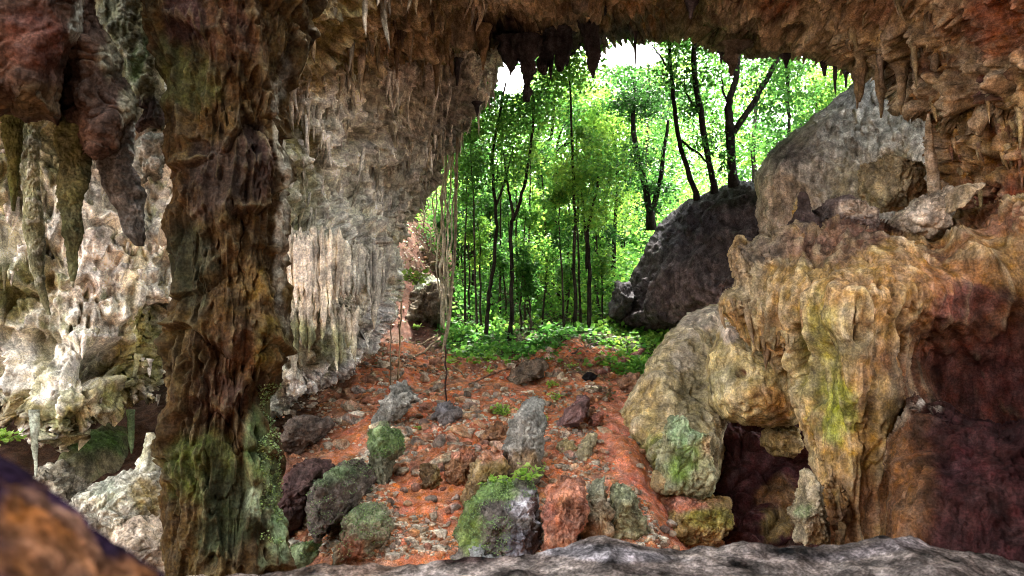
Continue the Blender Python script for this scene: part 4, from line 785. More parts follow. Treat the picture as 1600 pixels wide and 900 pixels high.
specs = [
 ('slim tree at the left of the wood with a fork level with the vine roots', [(758, 545, 3.6), (763, 480, 3), (772, 420, 3), (778, 340, 2.6), (768, 270, 2.4), (775, 200, 2.2), (790, 130, 1.5)], [[(776, 330, 2), (790, 280, 1.5), (800, 230, 1)]], [(775, 190, 50, 50, 1500), (740, 260, 40, 40, 900), (790, 140, 35, 35, 500)], .6),
 ('slim tree with crooked middle and pale upper trunk', [(797, 542, 4), (801, 480, 3.2), (803, 420, 3.2), (800, 350, 3), (815, 320, 2.6), (828, 250, 2.4), (835, 150, 2)], [[(803, 345, 2.4), (797, 300, 2), (790, 240, 1.2)]], [(830, 150, 55, 50, 1900), (800, 250, 45, 40, 900)], .7),
 ('slim dark tree with many side branches in the middle of the wood', [(836, 440, 5), (838, 380, 4.5), (836, 310, 4.2), (843, 258, 3.8), (858, 215, 2.4), (862, 180, 2), (866, 120, 1)], [[(842, 262, 3.6), (870, 235, 3.2), (895, 215, 2.6), (920, 194, 1.6)], [(841, 256, 2.4), (837, 200, 2.2), (834, 155, 2), (850, 125, 1)], [(868, 236, 2), (878, 210, 1.8), (890, 190, 1)]], [(870, 140, 60, 50, 2300), (915, 180, 40, 35, 1000), (830, 200, 40, 40, 700)], .75),
 ('very straight thin tree rising the full height of the wood', [(898, 532, 3), (896, 430, 2.6), (894, 330, 2.4), (891, 230, 2), (889, 150, 1.6), (887, 90, 1)], [], [(890, 110, 45, 35, 1300), (890, 300, 30, 40, 600)], .7),
 ('slim tree leaning right above the rim of the slope', [(921, 540, 4), (918, 470, 3.4), (917, 400, 3), (918, 350, 2.6), (932, 315, 2), (940, 270, 1.5)], [[(917, 420, 2), (912, 350, 1.8), (910, 290, 1)]], [(935, 260, 50, 45, 1900), (920, 330, 35, 30, 700)], .7),
 ('slim tree standing on the grey bank behind the hanging vines', [(738, 475, 4), (740, 420, 3.2), (741, 360, 3), (738, 300, 2.6), (742, 240, 1.8)], [], [(735, 230, 42, 50, 1500), (745, 320, 34, 36, 900)], .35),
 ('thin tree near the lip of the left wall', [(712, 420, 3.4), (716, 350, 2.8), (722, 290, 2.2), (728, 230, 1.6)], [], [(728, 235, 30, 40, 1200), (720, 310, 26, 34, 800)], .3),
 ('thin pale tree behind the crooked one', [(872, 470, 3), (870, 400, 2.6), (868, 330, 2.2), (866, 260, 1.8)], [], [(868, 260, 44, 44, 1500), (860, 350, 34, 34, 700)], .6),
 ('tree with bright yellow green crown in the middle right of the wood', [(958, 455, 4), (960, 390, 3.4), (962, 330, 3), (965, 260, 2.4), (955, 200, 1.6)], [[(962, 320, 2), (980, 290, 1.4), (990, 270, 1)]], [(945, 180, 50, 36, 2000), (970, 240, 40, 40, 1200), (965, 330, 36, 36, 900)], .95),
 ('thin tree close to the small dark rock', [(987, 400, 3), (983, 340, 2.6), (985, 280, 2), (990, 220, 1.4)], [], [(990, 330, 26, 34, 1000), (1000, 380, 22, 24, 500)], .85),
 ('tree with wide low crown beyond the middle of the wood', [(783, 430, 4), (786, 370, 3.4), (790, 300, 2.8), (795, 240, 2)], [], [(790, 330, 50, 40, 1500), (760, 390, 40, 30, 900)], .4),
 ('broad leaved tree behind the straight thin one', [(925, 440, 5), (926, 390, 4), (928, 330, 3), (925, 280, 2)], [], [(925, 400, 40, 34, 1200), (900, 360, 34, 34, 900), (950, 420, 30, 26, 700)], .65),
 ('tall tree whose crown closes the sky above the straight thin one', [(1008, 400, 3), (1008, 330, 3), (1012, 260, 3), (1016, 180, 2.6), (1018, 100, 2)], [], [(1015, 110, 50, 36, 1300), (1030, 200, 40, 40, 900), (1010, 300, 36, 36, 900)], .7),
 ('tree seen between the forked trunks on the boulder', [(1180, 300, 4), (1178, 230, 3.4), (1184, 160, 2.6)], [], [(1180, 230, 36, 34, 900), (1185, 140, 44, 34, 800)], .7),
]
for k, (lab, tr, li, cr, br) in enumerate(specs):
    base = tr[0]
    Y = groundY(base[0], base[1], 15.8) if base[1] > 380 else 28.
    Y = min(Y, 34)
    tree('slim_tree', lab, 'tree', tr, Y, li, cr, TG, br, .0050 * Y + .02, 20 + k, (.030, .025, .019) if k != 2 else (.02, .017, .014))
# saplings with only a stem and few leaves
rs = np.random.RandomState(5)
sap = [(735, 300, 500), (752, 350, 520), (820, 330, 505), (850, 380, 510), (878, 300, 520), (938, 330, 500), (768, 330, 480), (812, 400, 525), (865, 350, 470), (905, 320, 480), (945, 360, 470), (1000, 280, 420), (725, 360, 470), (708, 330, 440), (972, 340, 430), (790, 380, 500), (885, 400, 500), (830, 420, 520)]
sap += [(745, 200, 530), (783, 180, 500), (808, 260, 470), (826, 220, 500), (853, 240, 480), (884, 180, 470), (908, 200, 520), (932, 250, 480), (950, 230, 440), (972, 180, 430), (1005, 200, 380), (728, 250, 520), (760, 300, 440), (845, 300, 450), (870, 280, 440), (915, 260, 450), (940, 400, 520), (700, 330, 440), (796, 300, 450), (1028, 180, 330)]
for k, (x, y0, y1) in enumerate(sap):
    Y = min(groundY(x, y1, 16), 40)
    dx = rs.uniform(-10, 10)
    tree('sapling', 'thin leafy sapling in the shade of the wood', 'sapling', [(x, y1, 1.8), (x + dx * .3, (y0 + y1) / 2, 1.4), (x + dx, y0, .8)], Y, [], [(x + dx, y0 + 10, 18, 26, 420), (x + dx * .6, (y0 * 2 + y1) / 3, 16, 20, 250)], 'thin saplings in the shade of the wood', rs.uniform(.3, .8), .0048 * Y + .02, 60 + k)

# far wood as one mass, then undergrowth
def scatter_px(n, poly, Y0, Y1, rs, keep=None):
    xs = [p[0] for p in poly]; ys = [p[1] for p in poly]; out = []
    X = rs.uniform(min(xs), max(xs), n); Y = rs.uniform(min(ys), max(ys), n); D = rs.uniform(Y0, Y1, n); m = pip(X, Y, poly)
    return X[m], Y[m], D[m]
rs = np.random.RandomState(21)
X, Y, D = scatter_px(210000, [(400, -250), (1500, -250), (1500, 300), (1000, 480), (560, 520), (400, 400)], 40, 60, rs)
Pf = W(X, Y, D); nz = fbm(Pf, .42, 3, .5, 303) + .6 * fbm(Pf, 1.3, 3, .5, 305) + .40 * sstep(80, 330, Y) + .10 - .75 * sstep(40, 0, np.abs(X - 800)) * sstep(170, 120, Y) - .9 * np.exp(-((X - 975) / 45) ** 2 - ((Y - 95) / 26) ** 2)
m = nz > rs.normal(0, .06, len(nz)); Pf = skygap(Pf[m])
X, Y, D = scatter_px(110000, [(450, -150), (1450, -150), (1450, 320), (1000, 480), (560, 520), (450, 400)], 62, 78, rs); Pb = W(X, Y, D)
Pb = skygap(Pb[fbm(Pb, .25, 3, .5, 306) + .30 + .4 * sstep(90, 260, Y) > rs.normal(0, .1, len(Pb))]); nf_ = len(Pf); Pf = np.concatenate([Pf, Pb])
o = leaves('far_forest', Pf, .27, leafcol(Pf, rs, .50, .12), rs=rs)
tag(o, 'bright green leafage of the far wood against white sky', 'forest', kind='stuff')
rs = np.random.RandomState(22); n = 110000
yy = 14.5 + 29 * rs.uniform(0, 1, n) ** 1.3 - 1.2; xx = rs.uniform(-.34, .34, n) * yy * 1.05; zz = G(xx, yy, False)
nz = fbm(np.stack([xx, yy, zz * 0], -1), .5, 3, .5, 307) + .5 * sstep(12.2, 17.5, yy + .4 * xx) - .33 - .9 * sstep(-1.2, -2.0, xx) * sstep(26, 20, yy)
m = nz > rs.normal(-.1, .15, n); hh = rs.uniform(0, 1, n) ** 2 * np.where(nz > .1, .9, .35) * sstep(14, 20, yy)
Pu = np.stack([xx, yy, zz + .05 + hh], -1)[m]
n2_ = 90000; y2_ = rs.uniform(17.5, 40, n2_); x2_ = rs.uniform(-.30, .30, n2_) * y2_; z2_ = G(x2_, y2_, False); h2_ = rs.uniform(0, 1, n2_) ** 1.6 * np.minimum(4.0, (y2_ - 16) * .4); Pq = np.stack([x2_, y2_, z2_ + h2_], -1)
k_ = (fbm(Pq, .8, 3, .5, 309) + .05 > rs.normal(0, .08, n2_)) & ~((x2_ < -1.5) & (y2_ < 21)); Pu = np.concatenate([Pu, Pq[k_]])
o = leaves('undergrowth', Pu, .11, leafcol(Pu, rs, .72, .35) * 1.15, rs=rs, up=1.2)
tag(o, 'low green undergrowth covering the forest floor', 'undergrowth', kind='stuff')
# leaf litter and twigs on the shaded rim of the slope
n = 14000; yy = rs.uniform(11.5, 23, n); xx = rs.uniform(-.26, .22, n) * yy; zz = G(xx, yy)
k = fbm(np.stack([xx, yy, zz], -1), .7, 3, .5, 311) + .5 * sstep(12, 17, yy) > .25
Pl = np.stack([xx, yy, zz + .015], -1)[k]; cc = np.array([(.16, .10, .06), (.25, .17, .10), (.10, .07, .05), (.14, .16, .06)])[rs.randint(0, 4, len(Pl))]
tag(leaves('leaf_litter', Pl, .075, cc, M_MOSS, rs=rs, up=2.5, droop=0), 'dry brown leaf litter scattered on the rim of the slope', 'leaf litter', kind='stuff')

# ================================================================== VINES AND ROOTS
def px_tube(name, pts, rpx, Y, col, label, cat, group=None, wob=.012, seg=7, mat=None, seed=1):
    rs = np.random.RandomState(seed); pts = np.array(pts, float); t = np.linspace(0, 1, len(pts)); tt = np.linspace(0, 1, len(pts) * 6)
    x = np.interp(tt, t, pts[:, 0]); y = np.interp(tt, t, pts[:, 1]); YY = np.interp(tt, t, pts[:, 2]) if pts.shape[1] > 2 else np.full(len(tt), float(Y))
    for v in (x, y):
        for _ in range(3): v[1:-1] = (v[:-2] + 2 * v[1:-1] + v[2:]) / 4
    p = W(x, y, YY) + np.stack([np.interp(tt, np.linspace(0, 1, 9), rs.normal(0, wob, 9)), np.interp(tt, np.linspace(0, 1, 9), rs.normal(0, wob, 9)), tt * 0], -1)
    rpx = rpx * 1.35
    V, T = tubebatch([(p, rpx * YY / F * (1 + .15 * rs.normal(0, 1, len(tt)).clip(-1, 1)))], seg)
    o = mkmesh(name, V, None, mat or M_BARK, C3(col) * (1 + .3 * fbm(V, 8, 2)[:, None]), tri=T)
    return tag(recenter(o), label, cat, group)
VG = 'pale vines hanging from the lip of the left wall'
VL = 'pale vine hanging straight from the lip of the left wall to the ground'
vd = (.46, .40, .28)
for k, (x0, y0, x1, y1, r) in enumerate([(687, 280, 690, 512, 1.2), (692, 262, 693, 514, 1.3), (698, 240, 697, 505, 1.4), (703, 236, 699, 500, 1.0), (681, 290, 688, 500, .9), (708, 225, 702, 470, 1.1), (694, 270, 691, 480, .8), (676, 300, 682, 400, .8), (667, 312, 668, 395, .7)]):
    px_tube('vine', [(x0, y0), (x0 + 1, (y0 * 2 + y1) / 3), (x1 - 1, (y0 + y1 * 2) / 3), (x1, y1)], r, 14.9 + .1 * k, vd, VL, 'vine', VG, .04, seed=k)
px_tube('vine', [(714, 215), (712, 300), (711, 400), (707, 460), (702, 500), (692, 545), (676, 575), (655, 604)], 1.9, 14.8, (.33, .27, .18), 'thickest pale vine bending left where it roots in the red earth', 'vine', seed=20)
for k, (pts, r) in enumerate([([(700, 512), (686, 530), (665, 548), (640, 560)], 1.3), ([(694, 514), (676, 528), (655, 540)], 1.1), ([(690, 545), (700, 562), (712, 576), (728, 590)], 1.2), ([(692, 550), (694, 570), (697, 590)], 1.2)]):
    p = [(a, b, groundY(a, b) - .05) for a, b in pts]; px_tube('root', p, r, 0, (.30, .22, .14), 'thin pale root spreading over the earth below the vines', 'root', 'roots spreading below the vines', .02, seed=40 + k)
px_tube('vine', [(697, 540), (697, 580), (696, 640)], 1.0, 11.2, (.06, .035, .03), 'dark thin vine hanging in front of the red slope', 'vine', seed=50)
px_tube('vine', [(627, 470), (625, 530), (622, 610)], .9, 12.4, (.30, .22, .12), 'fine tan vine hanging beside the foot of the left wall', 'vine', seed=51)
px_tube('vine', [(612, 500), (610, 560), (609, 612)], .7, 12.2, (.22, .18, .12), 'shortest fine vine at the foot of the left wall', 'vine', seed=52)
def gpts(pts, dy=0): return [(a, b, groundY(a, b + dy)) for a, b in pts]
px_tube('log', gpts([(934, 583), (952, 578), (975, 565), (1005, 548)]), 4.2, 0, (.26, .12, .09), 'reddish fallen log at the top of the red path', 'log', wob=.03, seed=60)
for k, (pts, r, c_) in enumerate([([(735, 600), (780, 580), (835, 563)], 1.3, (.22, .12, .08)), ([(745, 612), (790, 600), (850, 612)], 1.0, (.25, .14, .09)), ([(862, 760), (866, 730), (872, 700)], 1.2, (.36, .2, .12)), ([(868, 795), (862, 760), (852, 735)], 1.2, (.4, .24, .14)), ([(606, 868), (612, 838), (607, 815)], 1.4, (.42, .30, .2)), ([(880, 560), (900, 548), (930, 535)], 1.1, (.12, .08, .07)), ([(940, 520), (962, 538), (975, 560)], 1.3, (.13, .1, .1))]):
    px_tube('fallen_branch', gpts(pts), r, 0, c_, ['thin branch lying across the top of the red slope', 'curved twig on the red slope left of the tall grey stalagmite', 'root climbing the bank under the pale wedge stone', 'pale root curling beside the mossy boulder', 'short pale stick at the bottom of the red slope', 'dark twig on the rim of the slope', 'dark branch lying near the small dark rock'][k], 'branch', wob=.03, seed=70 + k)

# ================================================================== ROCKS ON THE SLOPE
def mossy(o, n, size=.03, zmin=.35, cols=None, seed=1, sel=None, lift=.0):
    m = o.data; nf = len(m.polygons); nr = np.empty(nf * 3, np.float32); m.polygons.foreach_get('normal', nr); nr = nr.reshape(-1, 3)
    ce = np.empty(nf * 3, np.float32); m.polygons.foreach_get('center', ce); ce = ce.reshape(-1, 3); ar = np.empty(nf, np.float32); m.polygons.foreach_get('area', ar)
    wp = ce + np.array(o.location)[None]; X, Y = toPX(wp); w = ar * (nr[:, 2] > zmin) * (fbm(wp, 3.5, 3, .5, seed) > -.05)
    w = w * (nr * wp).sum(1).__lt__(0.15)
    if sel is not None: w = w * sel(X, Y)
    if w.sum() <= 0: return
    rs = np.random.RandomState(seed); k = rs.choice(nf, n, p=w / w.sum()); C = ce[k] + nr[k] * size * rs.uniform(-.2, .5, (n, 1)) + rs.normal(0, size * .25, (n, 3))
    cc = np.array(cols or [(.16, .26, .09), (.26, .40, .12), (.2, .3, .15), (.11, .17, .07)])[rs.randint(0, 4 if not cols else len(cols), n)]
    q = leaves('moss', C, size, cc, M_MOSS, rs=rs, up=1.5, droop=-.2); q.parent = o
def rk(poly, base, tones, label, seed, T=None, amp=.05, f=2.4, moss=0, name='boulder', cat='boulder', dY=0, rc=None, fac=.10, sq=.7, mz=.35, ms=.03, yb=None, disp=None, tilt=.25, msel=None):
    poly = [tuple(p) for p in poly]; b = max(poly, key=lambda p: p[1]); Y = groundY(b[0], (yb or b[1]) - 4) + dY
    wd = (max(p[0] for p in poly) - min(p[0] for p in poly)) / F * Y
    disp = disp or (lambda P, X, Y2: crag(amp, f, 6, seed, .7)(P, X, Y2) + crag(amp * .4, f * 3.3, 4, seed + 1, .6)(P, X, Y2) + amp * .7 * (ridge(P, 1.1, 3, .55, seed + 2, an=(.8, .8, 3.2)) - .5) + amp * 1.6 * fbm(P, 1.1, 2, .5, seed + 3))
    o = bould(name, poly, Y + (T or wd * .5) * .5, T or wd * .5, base, tones, label, cat, seed, amp, f, rc=rc, sq=sq, facet=fac * .5, tilt=tilt, disp=disp, cuts=18)
    if moss: mossy(o, moss, ms, mz, seed=seed, sel=msel)
    return o
DST = (.12, .098, .08); GST = (.26, .25, .215); RDR = (.28, .14, .08)
rk([(582, 672), (590, 640), (606, 605), (628, 590), (650, 598), (655, 625), (640, 655), (610, 678)], GST, [], 'grey furrowed ridge stone in the middle of the rubble', 201, amp=.08, rc=(.40, .39, .34))
rk([(560, 765), (566, 710), (574, 680), (592, 662), (616, 668), (630, 690), (622, 725), (608, 765)], (.17, .17, .11), [S(598, 685, 40, 26, (.22, .30, .13))], 'tall stone capped with bright moss, left of the slope centre', 202, moss=4500, ms=.017, mz=.1, msel=lambda X, Y: Y < 715)
rk([(468, 800), (476, 765), (490, 742), (518, 722), (556, 718), (578, 735), (580, 775), (556, 815), (520, 852), (485, 842)], DST, [S(510, 740, 50, 18, (.13, .17, .09))], 'large dark boulder with a mossy crest, left of the slope', 203, .7, moss=2400, ms=.015, mz=.3)
rk([(432, 700), (436, 672), (455, 652), (480, 640), (510, 648), (524, 662), (512, 690), (480, 708), (446, 712)], (.13, .10, .08), [], 'grey brown boulder under the foot of the left wall', 204, .6)
rk([(432, 800), (436, 735), (455, 718), (490, 722), (506, 738), (498, 765), (480, 810), (450, 850)], (.085, .05, .045), [], 'dark maroon block beside the dark column', 205, .5)
rk([(520, 885), (530, 830), (536, 800), (556, 786), (590, 788), (608, 805), (606, 835), (590, 880)], (.19, .17, .11), [S(560, 800, 40, 20, (.25, .28, .16)), S(545, 860, 26, 24, (.2, .09, .05))], 'squat stone with pale green mossy top at the bottom of the slope', 206, moss=2700, ms=.014, mz=.2)
rk([(440, 900), (446, 862), (462, 846), (486, 846), (503, 858), (506, 880), (490, 900)], (.22, .27, .13), [], 'small pale green stone at the foot of the dark column', 207, .2, amp=.03, fac=.05, moss=1350, ms=.014)
rk([(650, 755), (652, 732), (664, 720), (684, 720), (698, 738), (698, 760), (686, 776), (664, 774)], (.28, .20, .08), [S(665, 735, 20, 20, (.16, .10, .05))], 'round ochre stone half buried in the middle of the slope', 208, amp=.05)
rk([(786, 770), (790, 700), (802, 650), (812, 624), (832, 618), (850, 630), (852, 660), (848, 700), (846, 750), (830, 785)], GST, [S(830, 640, 30, 40, (.24, .24, .21)), S(810, 740, 40, 40, (.20, .14, .08))], 'tall grey stalagmite stump standing on the slope right of the centre', 209, .3, name='stalagmite', cat='stalagmite', fac=.05)
rk([(722, 785), (728, 745), (745, 705), (775, 695), (795, 700), (800, 740), (790, 790), (760, 815), (735, 805)], (.23, .16, .075), [S(760, 705, 40, 16, (.42, .2, .12))], 'ochre brown boulder leaning below the tall grey stump', 210)
rk([(690, 745), (700, 705), (722, 690), (748, 700), (745, 735), (735, 768), (710, 770)], (.26, .14, .075), [S(720, 700, 30, 14, (.42, .19, .11))], 'red dusted boulder right of the round ochre stone', 211)
rk([(690, 890), (715, 850), (732, 800), (748, 772), (775, 756), (815, 752), (845, 765), (856, 800), (852, 850), (840, 890)], (.13, .115, .10), [S(735, 820, 22, 50, (.15, .2, .06)), S(815, 795, 34, 14, (.45, .43, .45)), S(820, 850, 40, 30, (.16, .16, .18)), S(770, 770, 40, 18, (.2, .3, .1))], 'big mossy boulder with a bare grey shoulder at the bottom centre', 212, .6, moss=5850, ms=.016, mz=.15, msel=lambda X, Y: (X < 800) | (Y < 778))
rk([(722, 885), (730, 860), (750, 850), (775, 855), (790, 880), (770, 895)], (.25, .26, .25), [], 'small blue grey stone against the big mossy boulder', 213, .2, fac=.05)
rk([(862, 712), (866, 690), (880, 680), (900, 684), (905, 700), (894, 715)], (.36, .30, .15), [], 'small yellow stone beside the red path', 214, .2, fac=.06, amp=.04)
rk([(892, 722), (900, 695), (920, 674), (936, 674), (940, 690), (930, 708), (910, 722)], (.40, .35, .21), [], 'pale yellow wedge stone beside the red path', 215, .2, fac=.06, amp=.04)
rk([(942, 840), (948, 790), (950, 765), (964, 752), (982, 752), (994, 770), (1008, 795), (1016, 835), (990, 850)], (.17, .16, .085), [S(972, 765, 22, 20, (.25, .27, .16))], 'green brown stump-shaped stone at the end of the red path', 216, .3, rc=(.34, .34, .2), name='stalagmite', cat='stalagmite')
rk([(905, 855), (908, 810), (918, 770), (935, 745), (952, 745), (956, 790), (950, 845)], (.23, .18, .11), [S(935, 755, 26, 20, (.30, .30, .2))], 'stack of brown layered rock left of the green brown stump', 217, .3)
rk([(840, 880), (845, 800), (860, 765), (890, 745), (915, 760), (912, 810), (905, 870)], (.24, .10, .06), [S(870, 770, 40, 22, (.40, .17, .1))], 'red earth bank with exposed rock beside the mossy boulder', 218, .4, name='earth_bank', cat='earth bank')
rk([(795, 605), (800, 580), (822, 562), (848, 558), (862, 570), (852, 592), (820, 606)], (.18, .14, .10), [], 'brown rounded boulder near the rim of the slope', 219)
rk([(1018, 835), (1020, 800), (1028, 778), (1060, 766), (1100, 778), (1135, 780), (1152, 800), (1155, 825), (1130, 842), (1070, 850)], (.30, .21, .08), [S(1060, 785, 60, 16, (.44, .17, .10)), S(1110, 815, 40, 16, (.30, .26, .07))], 'flat layered block with red dusted top and ochre side', 220, .5, fac=.12)
rk([(1052, 792), (1052, 772), (1062, 764), (1076, 768), (1078, 782), (1068, 795)], (.33, .27, .15), [], 'small tan stone sitting on the flat layered block', 221, .1, fac=.03, amp=.02, dY=-.15)
rk([(905, 596), (908, 584), (918, 578), (932, 580), (936, 590), (924, 598)], (.03, .028, .03), [], 'small black stone at the top of the red path', 222, .15, fac=.06)
rk([(636, 505), (640, 455), (655, 432), (690, 428), (712, 440), (716, 480), (700, 510), (660, 512)], (.13, .105, .075), [S(670, 435, 40, 10, (.2, .22, .16))], 'dark brown boulder behind the hanging vines', 223, .9, amp=.12, f=1.4)
rk([(652, 428), (656, 404), (672, 400), (688, 412), (684, 430)], (.10, .095, .09), [], 'dark stone on top of the brown boulder behind the vines', 224, .4)
rk([(1000, 590), (1010, 560), (1030, 545), (1040, 550), (1025, 580)], (.36, .30, .2), [], 'pale stone where the log meets the ribbed boulder', 225, .3)
rk([(965, 608), (975, 590), (995, 585), (1003, 595), (990, 612)], (.32, .18, .11), [], 'flat reddish stone under the fallen log', 226, .15)
rk([(912, 668), (918, 650), (938, 640), (948, 648), (944, 662), (928, 672)], (.30, .13, .09), [], 'flat dark red stone at the edge of the red path', 227, .15)
rk([(868, 668), (880, 640), (905, 620), (922, 622), (924, 640), (905, 662), (885, 675)], (.19, .11, .10), [], 'plum coloured stone above the small yellow stone', 228, .3)
rk([(745, 690), (756, 660), (778, 650), (796, 662), (796, 690), (775, 700)], (.26, .14, .08), [], 'rust brown stone left of the tall grey stump', 229, .25)
rk([(672, 655), (680, 632), (700, 625), (722, 640), (720, 662), (695, 670)], (.15, .13, .12), [S(690, 635, 20, 12, (.2, .19, .2))], 'slate grey stone under the dark thin vine', 230, .25)

# stone shapes for the loose rubble
def stone_mesh(seed, sub=3):
    import bmesh
    bm = bmesh.new(); bmesh.ops.create_icosphere(bm, subdivisions=sub, radius=1); V = np.array([v.co[:] for v in bm.verts]); Fc = np.array([[v.index for v in f.verts] for f in bm.faces]); bm.free()
    r_ = np.random.RandomState(seed); r = np.full(len(V), 1.15)
    for k in range(11):
        d = r_.normal(0, 1, 3); d /= np.linalg.norm(d); c_ = V @ d; r = np.minimum(r, np.where(c_ > .05, r_.uniform(.62, .95) / np.maximum(c_, .05), 9))
    P = V * r[:, None]; P = P * (1 + .10 * fbm(P, 1.7, 4, .6, seed))[:, None]; P *= np.array([1, .85, r_.uniform(.5, .8)])
    return P, Fc
kinds = []
for k in range(14):
    P_, T_ = stone_mesh(400 + k); base = [(.42, .35, .24), (.36, .32, .26), (.46, .32, .19), (.26, .14, .09), (.50, .43, .31), (.24, .20, .16), (.38, .19, .11)][k % 7]
    top = sstep(.1, .6, P_[:, 2] + .3 * fbm(P_, 2, 3, .5, k)); c_ = blendc(np.tile(C3(base), (len(P_), 1)), (.36, .14, .08), top * .35)
    kinds.append((P_, T_, c_))
zones = [(('tan', 'left of the hanging vines below the pale wall foot'), [(560, 560), (690, 560), (690, 615), (500, 640), (470, 640)], 40, (7, 15)),
         (('small grey and tan', 'in the upper middle of the red slope'), [(640, 600), (800, 590), (800, 650), (640, 670)], 42, (7, 17)),
         (('tan', 'in the rubble around the round ochre stone'), [(600, 670), (740, 650), (790, 700), (700, 720), (620, 740)], 42, (8, 20)),
         (('small brown', 'at the bottom of the slope near the ledge'), [(560, 790), (700, 740), (720, 800), (690, 868), (580, 868)], 46, (6, 15)),
         (('mixed', 'between the tall grey stump and the red path'), [(850, 620), (940, 600), (950, 700), (900, 740), (850, 720)], 34, (7, 16)),
         (('pale', 'heaped in front of the flat layered block'), [(990, 815), (1080, 825), (1170, 830), (1170, 860), (980, 860)], 26, (9, 18)),
         (('dark', 'on the shaded rim of the slope'), [(700, 540), (960, 540), (1000, 560), (930, 600), (720, 590)], 30, (6, 14)),
         (('grey', 'on the steep red bank behind the vines'), [(640, 370), (680, 370), (720, 480), (700, 520), (640, 440)], 12, (8, 14)),
         (('layered brown', 'around the green brown stump'), [(860, 740), (950, 730), (960, 830), (860, 850)], 18, (8, 20))]
rs = np.random.RandomState(91); protos = {}
for zi, ((adj, where), poly, n, (s0, s1)) in enumerate(zones):
    for i in range(n):
        while True:
            x = rs.uniform(min(p[0] for p in poly), max(p[0] for p in poly)); y = rs.uniform(min(p[1] for p in poly), max(p[1] for p in poly))
            if pip(np.array([x]), np.array([y]), poly)[0]: break
        Y = groundY(x, y); p = W(x, y, Y); k = rs.randint(14); s = rs.uniform(s0, s1) * (1 if rs.rand() > .15 else 1.5) * .5 * Y / F
        z = float(G(np.array([p[0]]), np.array([Y]))[0])
        if k not in protos:
            o = mkmesh('stone', kinds[k][0], None, M_ROCK, kinds[k][2], tri=kinds[k][1]); protos[k] = o
        else:
            o = protos[k].copy(); COL.objects.link(o)
        o.location = (p[0], Y, z + s * .18); o.scale = (s * rs.uniform(.85, 1.3), s, s * rs.uniform(.8, 1.15)); o.rotation_euler = (rs.normal(0, .35), rs.normal(0, .35), rs.uniform(0, 6.28))
        tag(o, f'{adj} loose stone {where}', 'stone', f'loose stones {where}')
rs = np.random.RandomState(92); rp = {}
for where, poly, n, (s0, s1) in [('on the left half of the red slope', [(520, 640), (700, 600), (760, 650), (720, 760), (600, 780), (500, 700)], 26, (16, 34)), ('between the tall grey stump and the ledge', [(700, 640), (860, 700), (870, 860), (690, 860)], 14, (16, 30)), ('on the right half of the slope beside the path', [(850, 590), (960, 600), (950, 690), (940, 760), (860, 740)], 14, (14, 28)), ('along the foot of the pale left wall', [(470, 650), (560, 595), (640, 550), (640, 600), (520, 680)], 14, (12, 26)), ('on the shaded upper rim of the slope', [(720, 560), (960, 545), (960, 600), (740, 610)], 10, (14, 28))]:
    for i in range(n):
        while True:
            x = rs.uniform(min(p[0] for p in poly), max(p[0] for p in poly)); y = rs.uniform(min(p[1] for p in poly), max(p[1] for p in poly))
            if pip(np.array([x]), np.array([y]), poly)[0]: break
        Y = groundY(x, y); p = W(x, y, Y); k = rs.randint(6); s = rs.uniform(s0, s1) * .5 * Y / F; z = float(G(np.array([p[0]]), np.array([Y]))[0])
        if k not in rp:
            P_, T_ = stone_mesh(600 + k, 5); P_ = P_ * (1 + .05 * fbm(P_, 5, 4, .6, k))[:, None]
            c_ = np.tile(C3([(.50, .42, .29), (.42, .38, .30), (.46, .28, .15), (.27, .15, .09), (.52, .44, .29), (.27, .23, .19)][k]), (len(P_), 1)); c_ = blendc(c_, (.44, .17, .085), .6 * sstep(.0, .5, P_[:, 2] + .7 * fbm(P_, 2, 3, .5, k)))
            o = mkmesh('rock', P_, None, M_ROCK, c_, tri=T_); rp[k] = o
        else: o = rp[k].copy(); COL.objects.link(o)
        o.location = (p[0], Y, z); o.scale = (s * rs.uniform(.9, 1.4), s, s * rs.uniform(.8, 1.2)); o.rotation_euler = (rs.normal(0, .4), rs.normal(0, .4), rs.uniform(0, 6.28))
        tag(o, 'half-buried jagged rock ' + where, 'rock', 'half-buried rocks ' + where)
# gravel
P_, T_ = stone_mesh(500, 1); n = 15000
gy = rs.uniform(0, 1, n * 3); gx_ = rs.uniform(420, 1180, n * 3); gyp = 545 + 330 * gy ** .8
tab = {}
Yg = np.empty(len(gx_)); bx = (gx_ // 20).astype(int)
for b in np.unique(bx):
    pp = np.arange(540, 885, 6); tb = np.array([groundY(b * 20 + 10, q_, 6) for q_ in pp]); m_ = bx == b; Yg[m_] = np.interp(gyp[m_], pp, tb)
Pg = W(gx_, gyp, Yg); tr_ = np.exp(-((gx_ - np.interp(gyp, [540, 600, 650, 700, 760, 800], [985, 975, 955, 965, 1000, 1050])) / 30) ** 2)
dn = fbm(Pg, 1.1, 3, .5, 411) + .25 - .35 * tr_ - .8 * sstep(650, 740, gx_) * sstep(860, 780, gx_) * sstep(760, 800, gyp); k = dn > rs.uniform(-.1, .6, len(dn)); Pg = Pg[k][:n]; Yg = Yg[k][:n]; Pg[:, 2] = G(Pg[:, 0], Pg[:, 1])
s = rs.lognormal(0, .6, len(Pg)) * .022 * (Yg / 10) ** .5; a = rs.uniform(0, 6.28, len(Pg)); ca, sa = np.cos(a), np.sin(a)
Vx = P_[None] * s[:, None, None]; jit = 1 + rs.normal(0, .15, (len(Pg), len(P_), 1)); Vx = Vx * jit
Vg = np.stack([Vx[..., 0] * ca[:, None] - Vx[..., 1] * sa[:, None], Vx[..., 0] * sa[:, None] + Vx[..., 1] * ca[:, None], Vx[..., 2]], -1) + Pg[:, None] + np.array([0, 0, .004])
Tg = (T_[None] + (np.arange(len(Pg)) * len(P_))[:, None, None]).reshape(-1, 3)
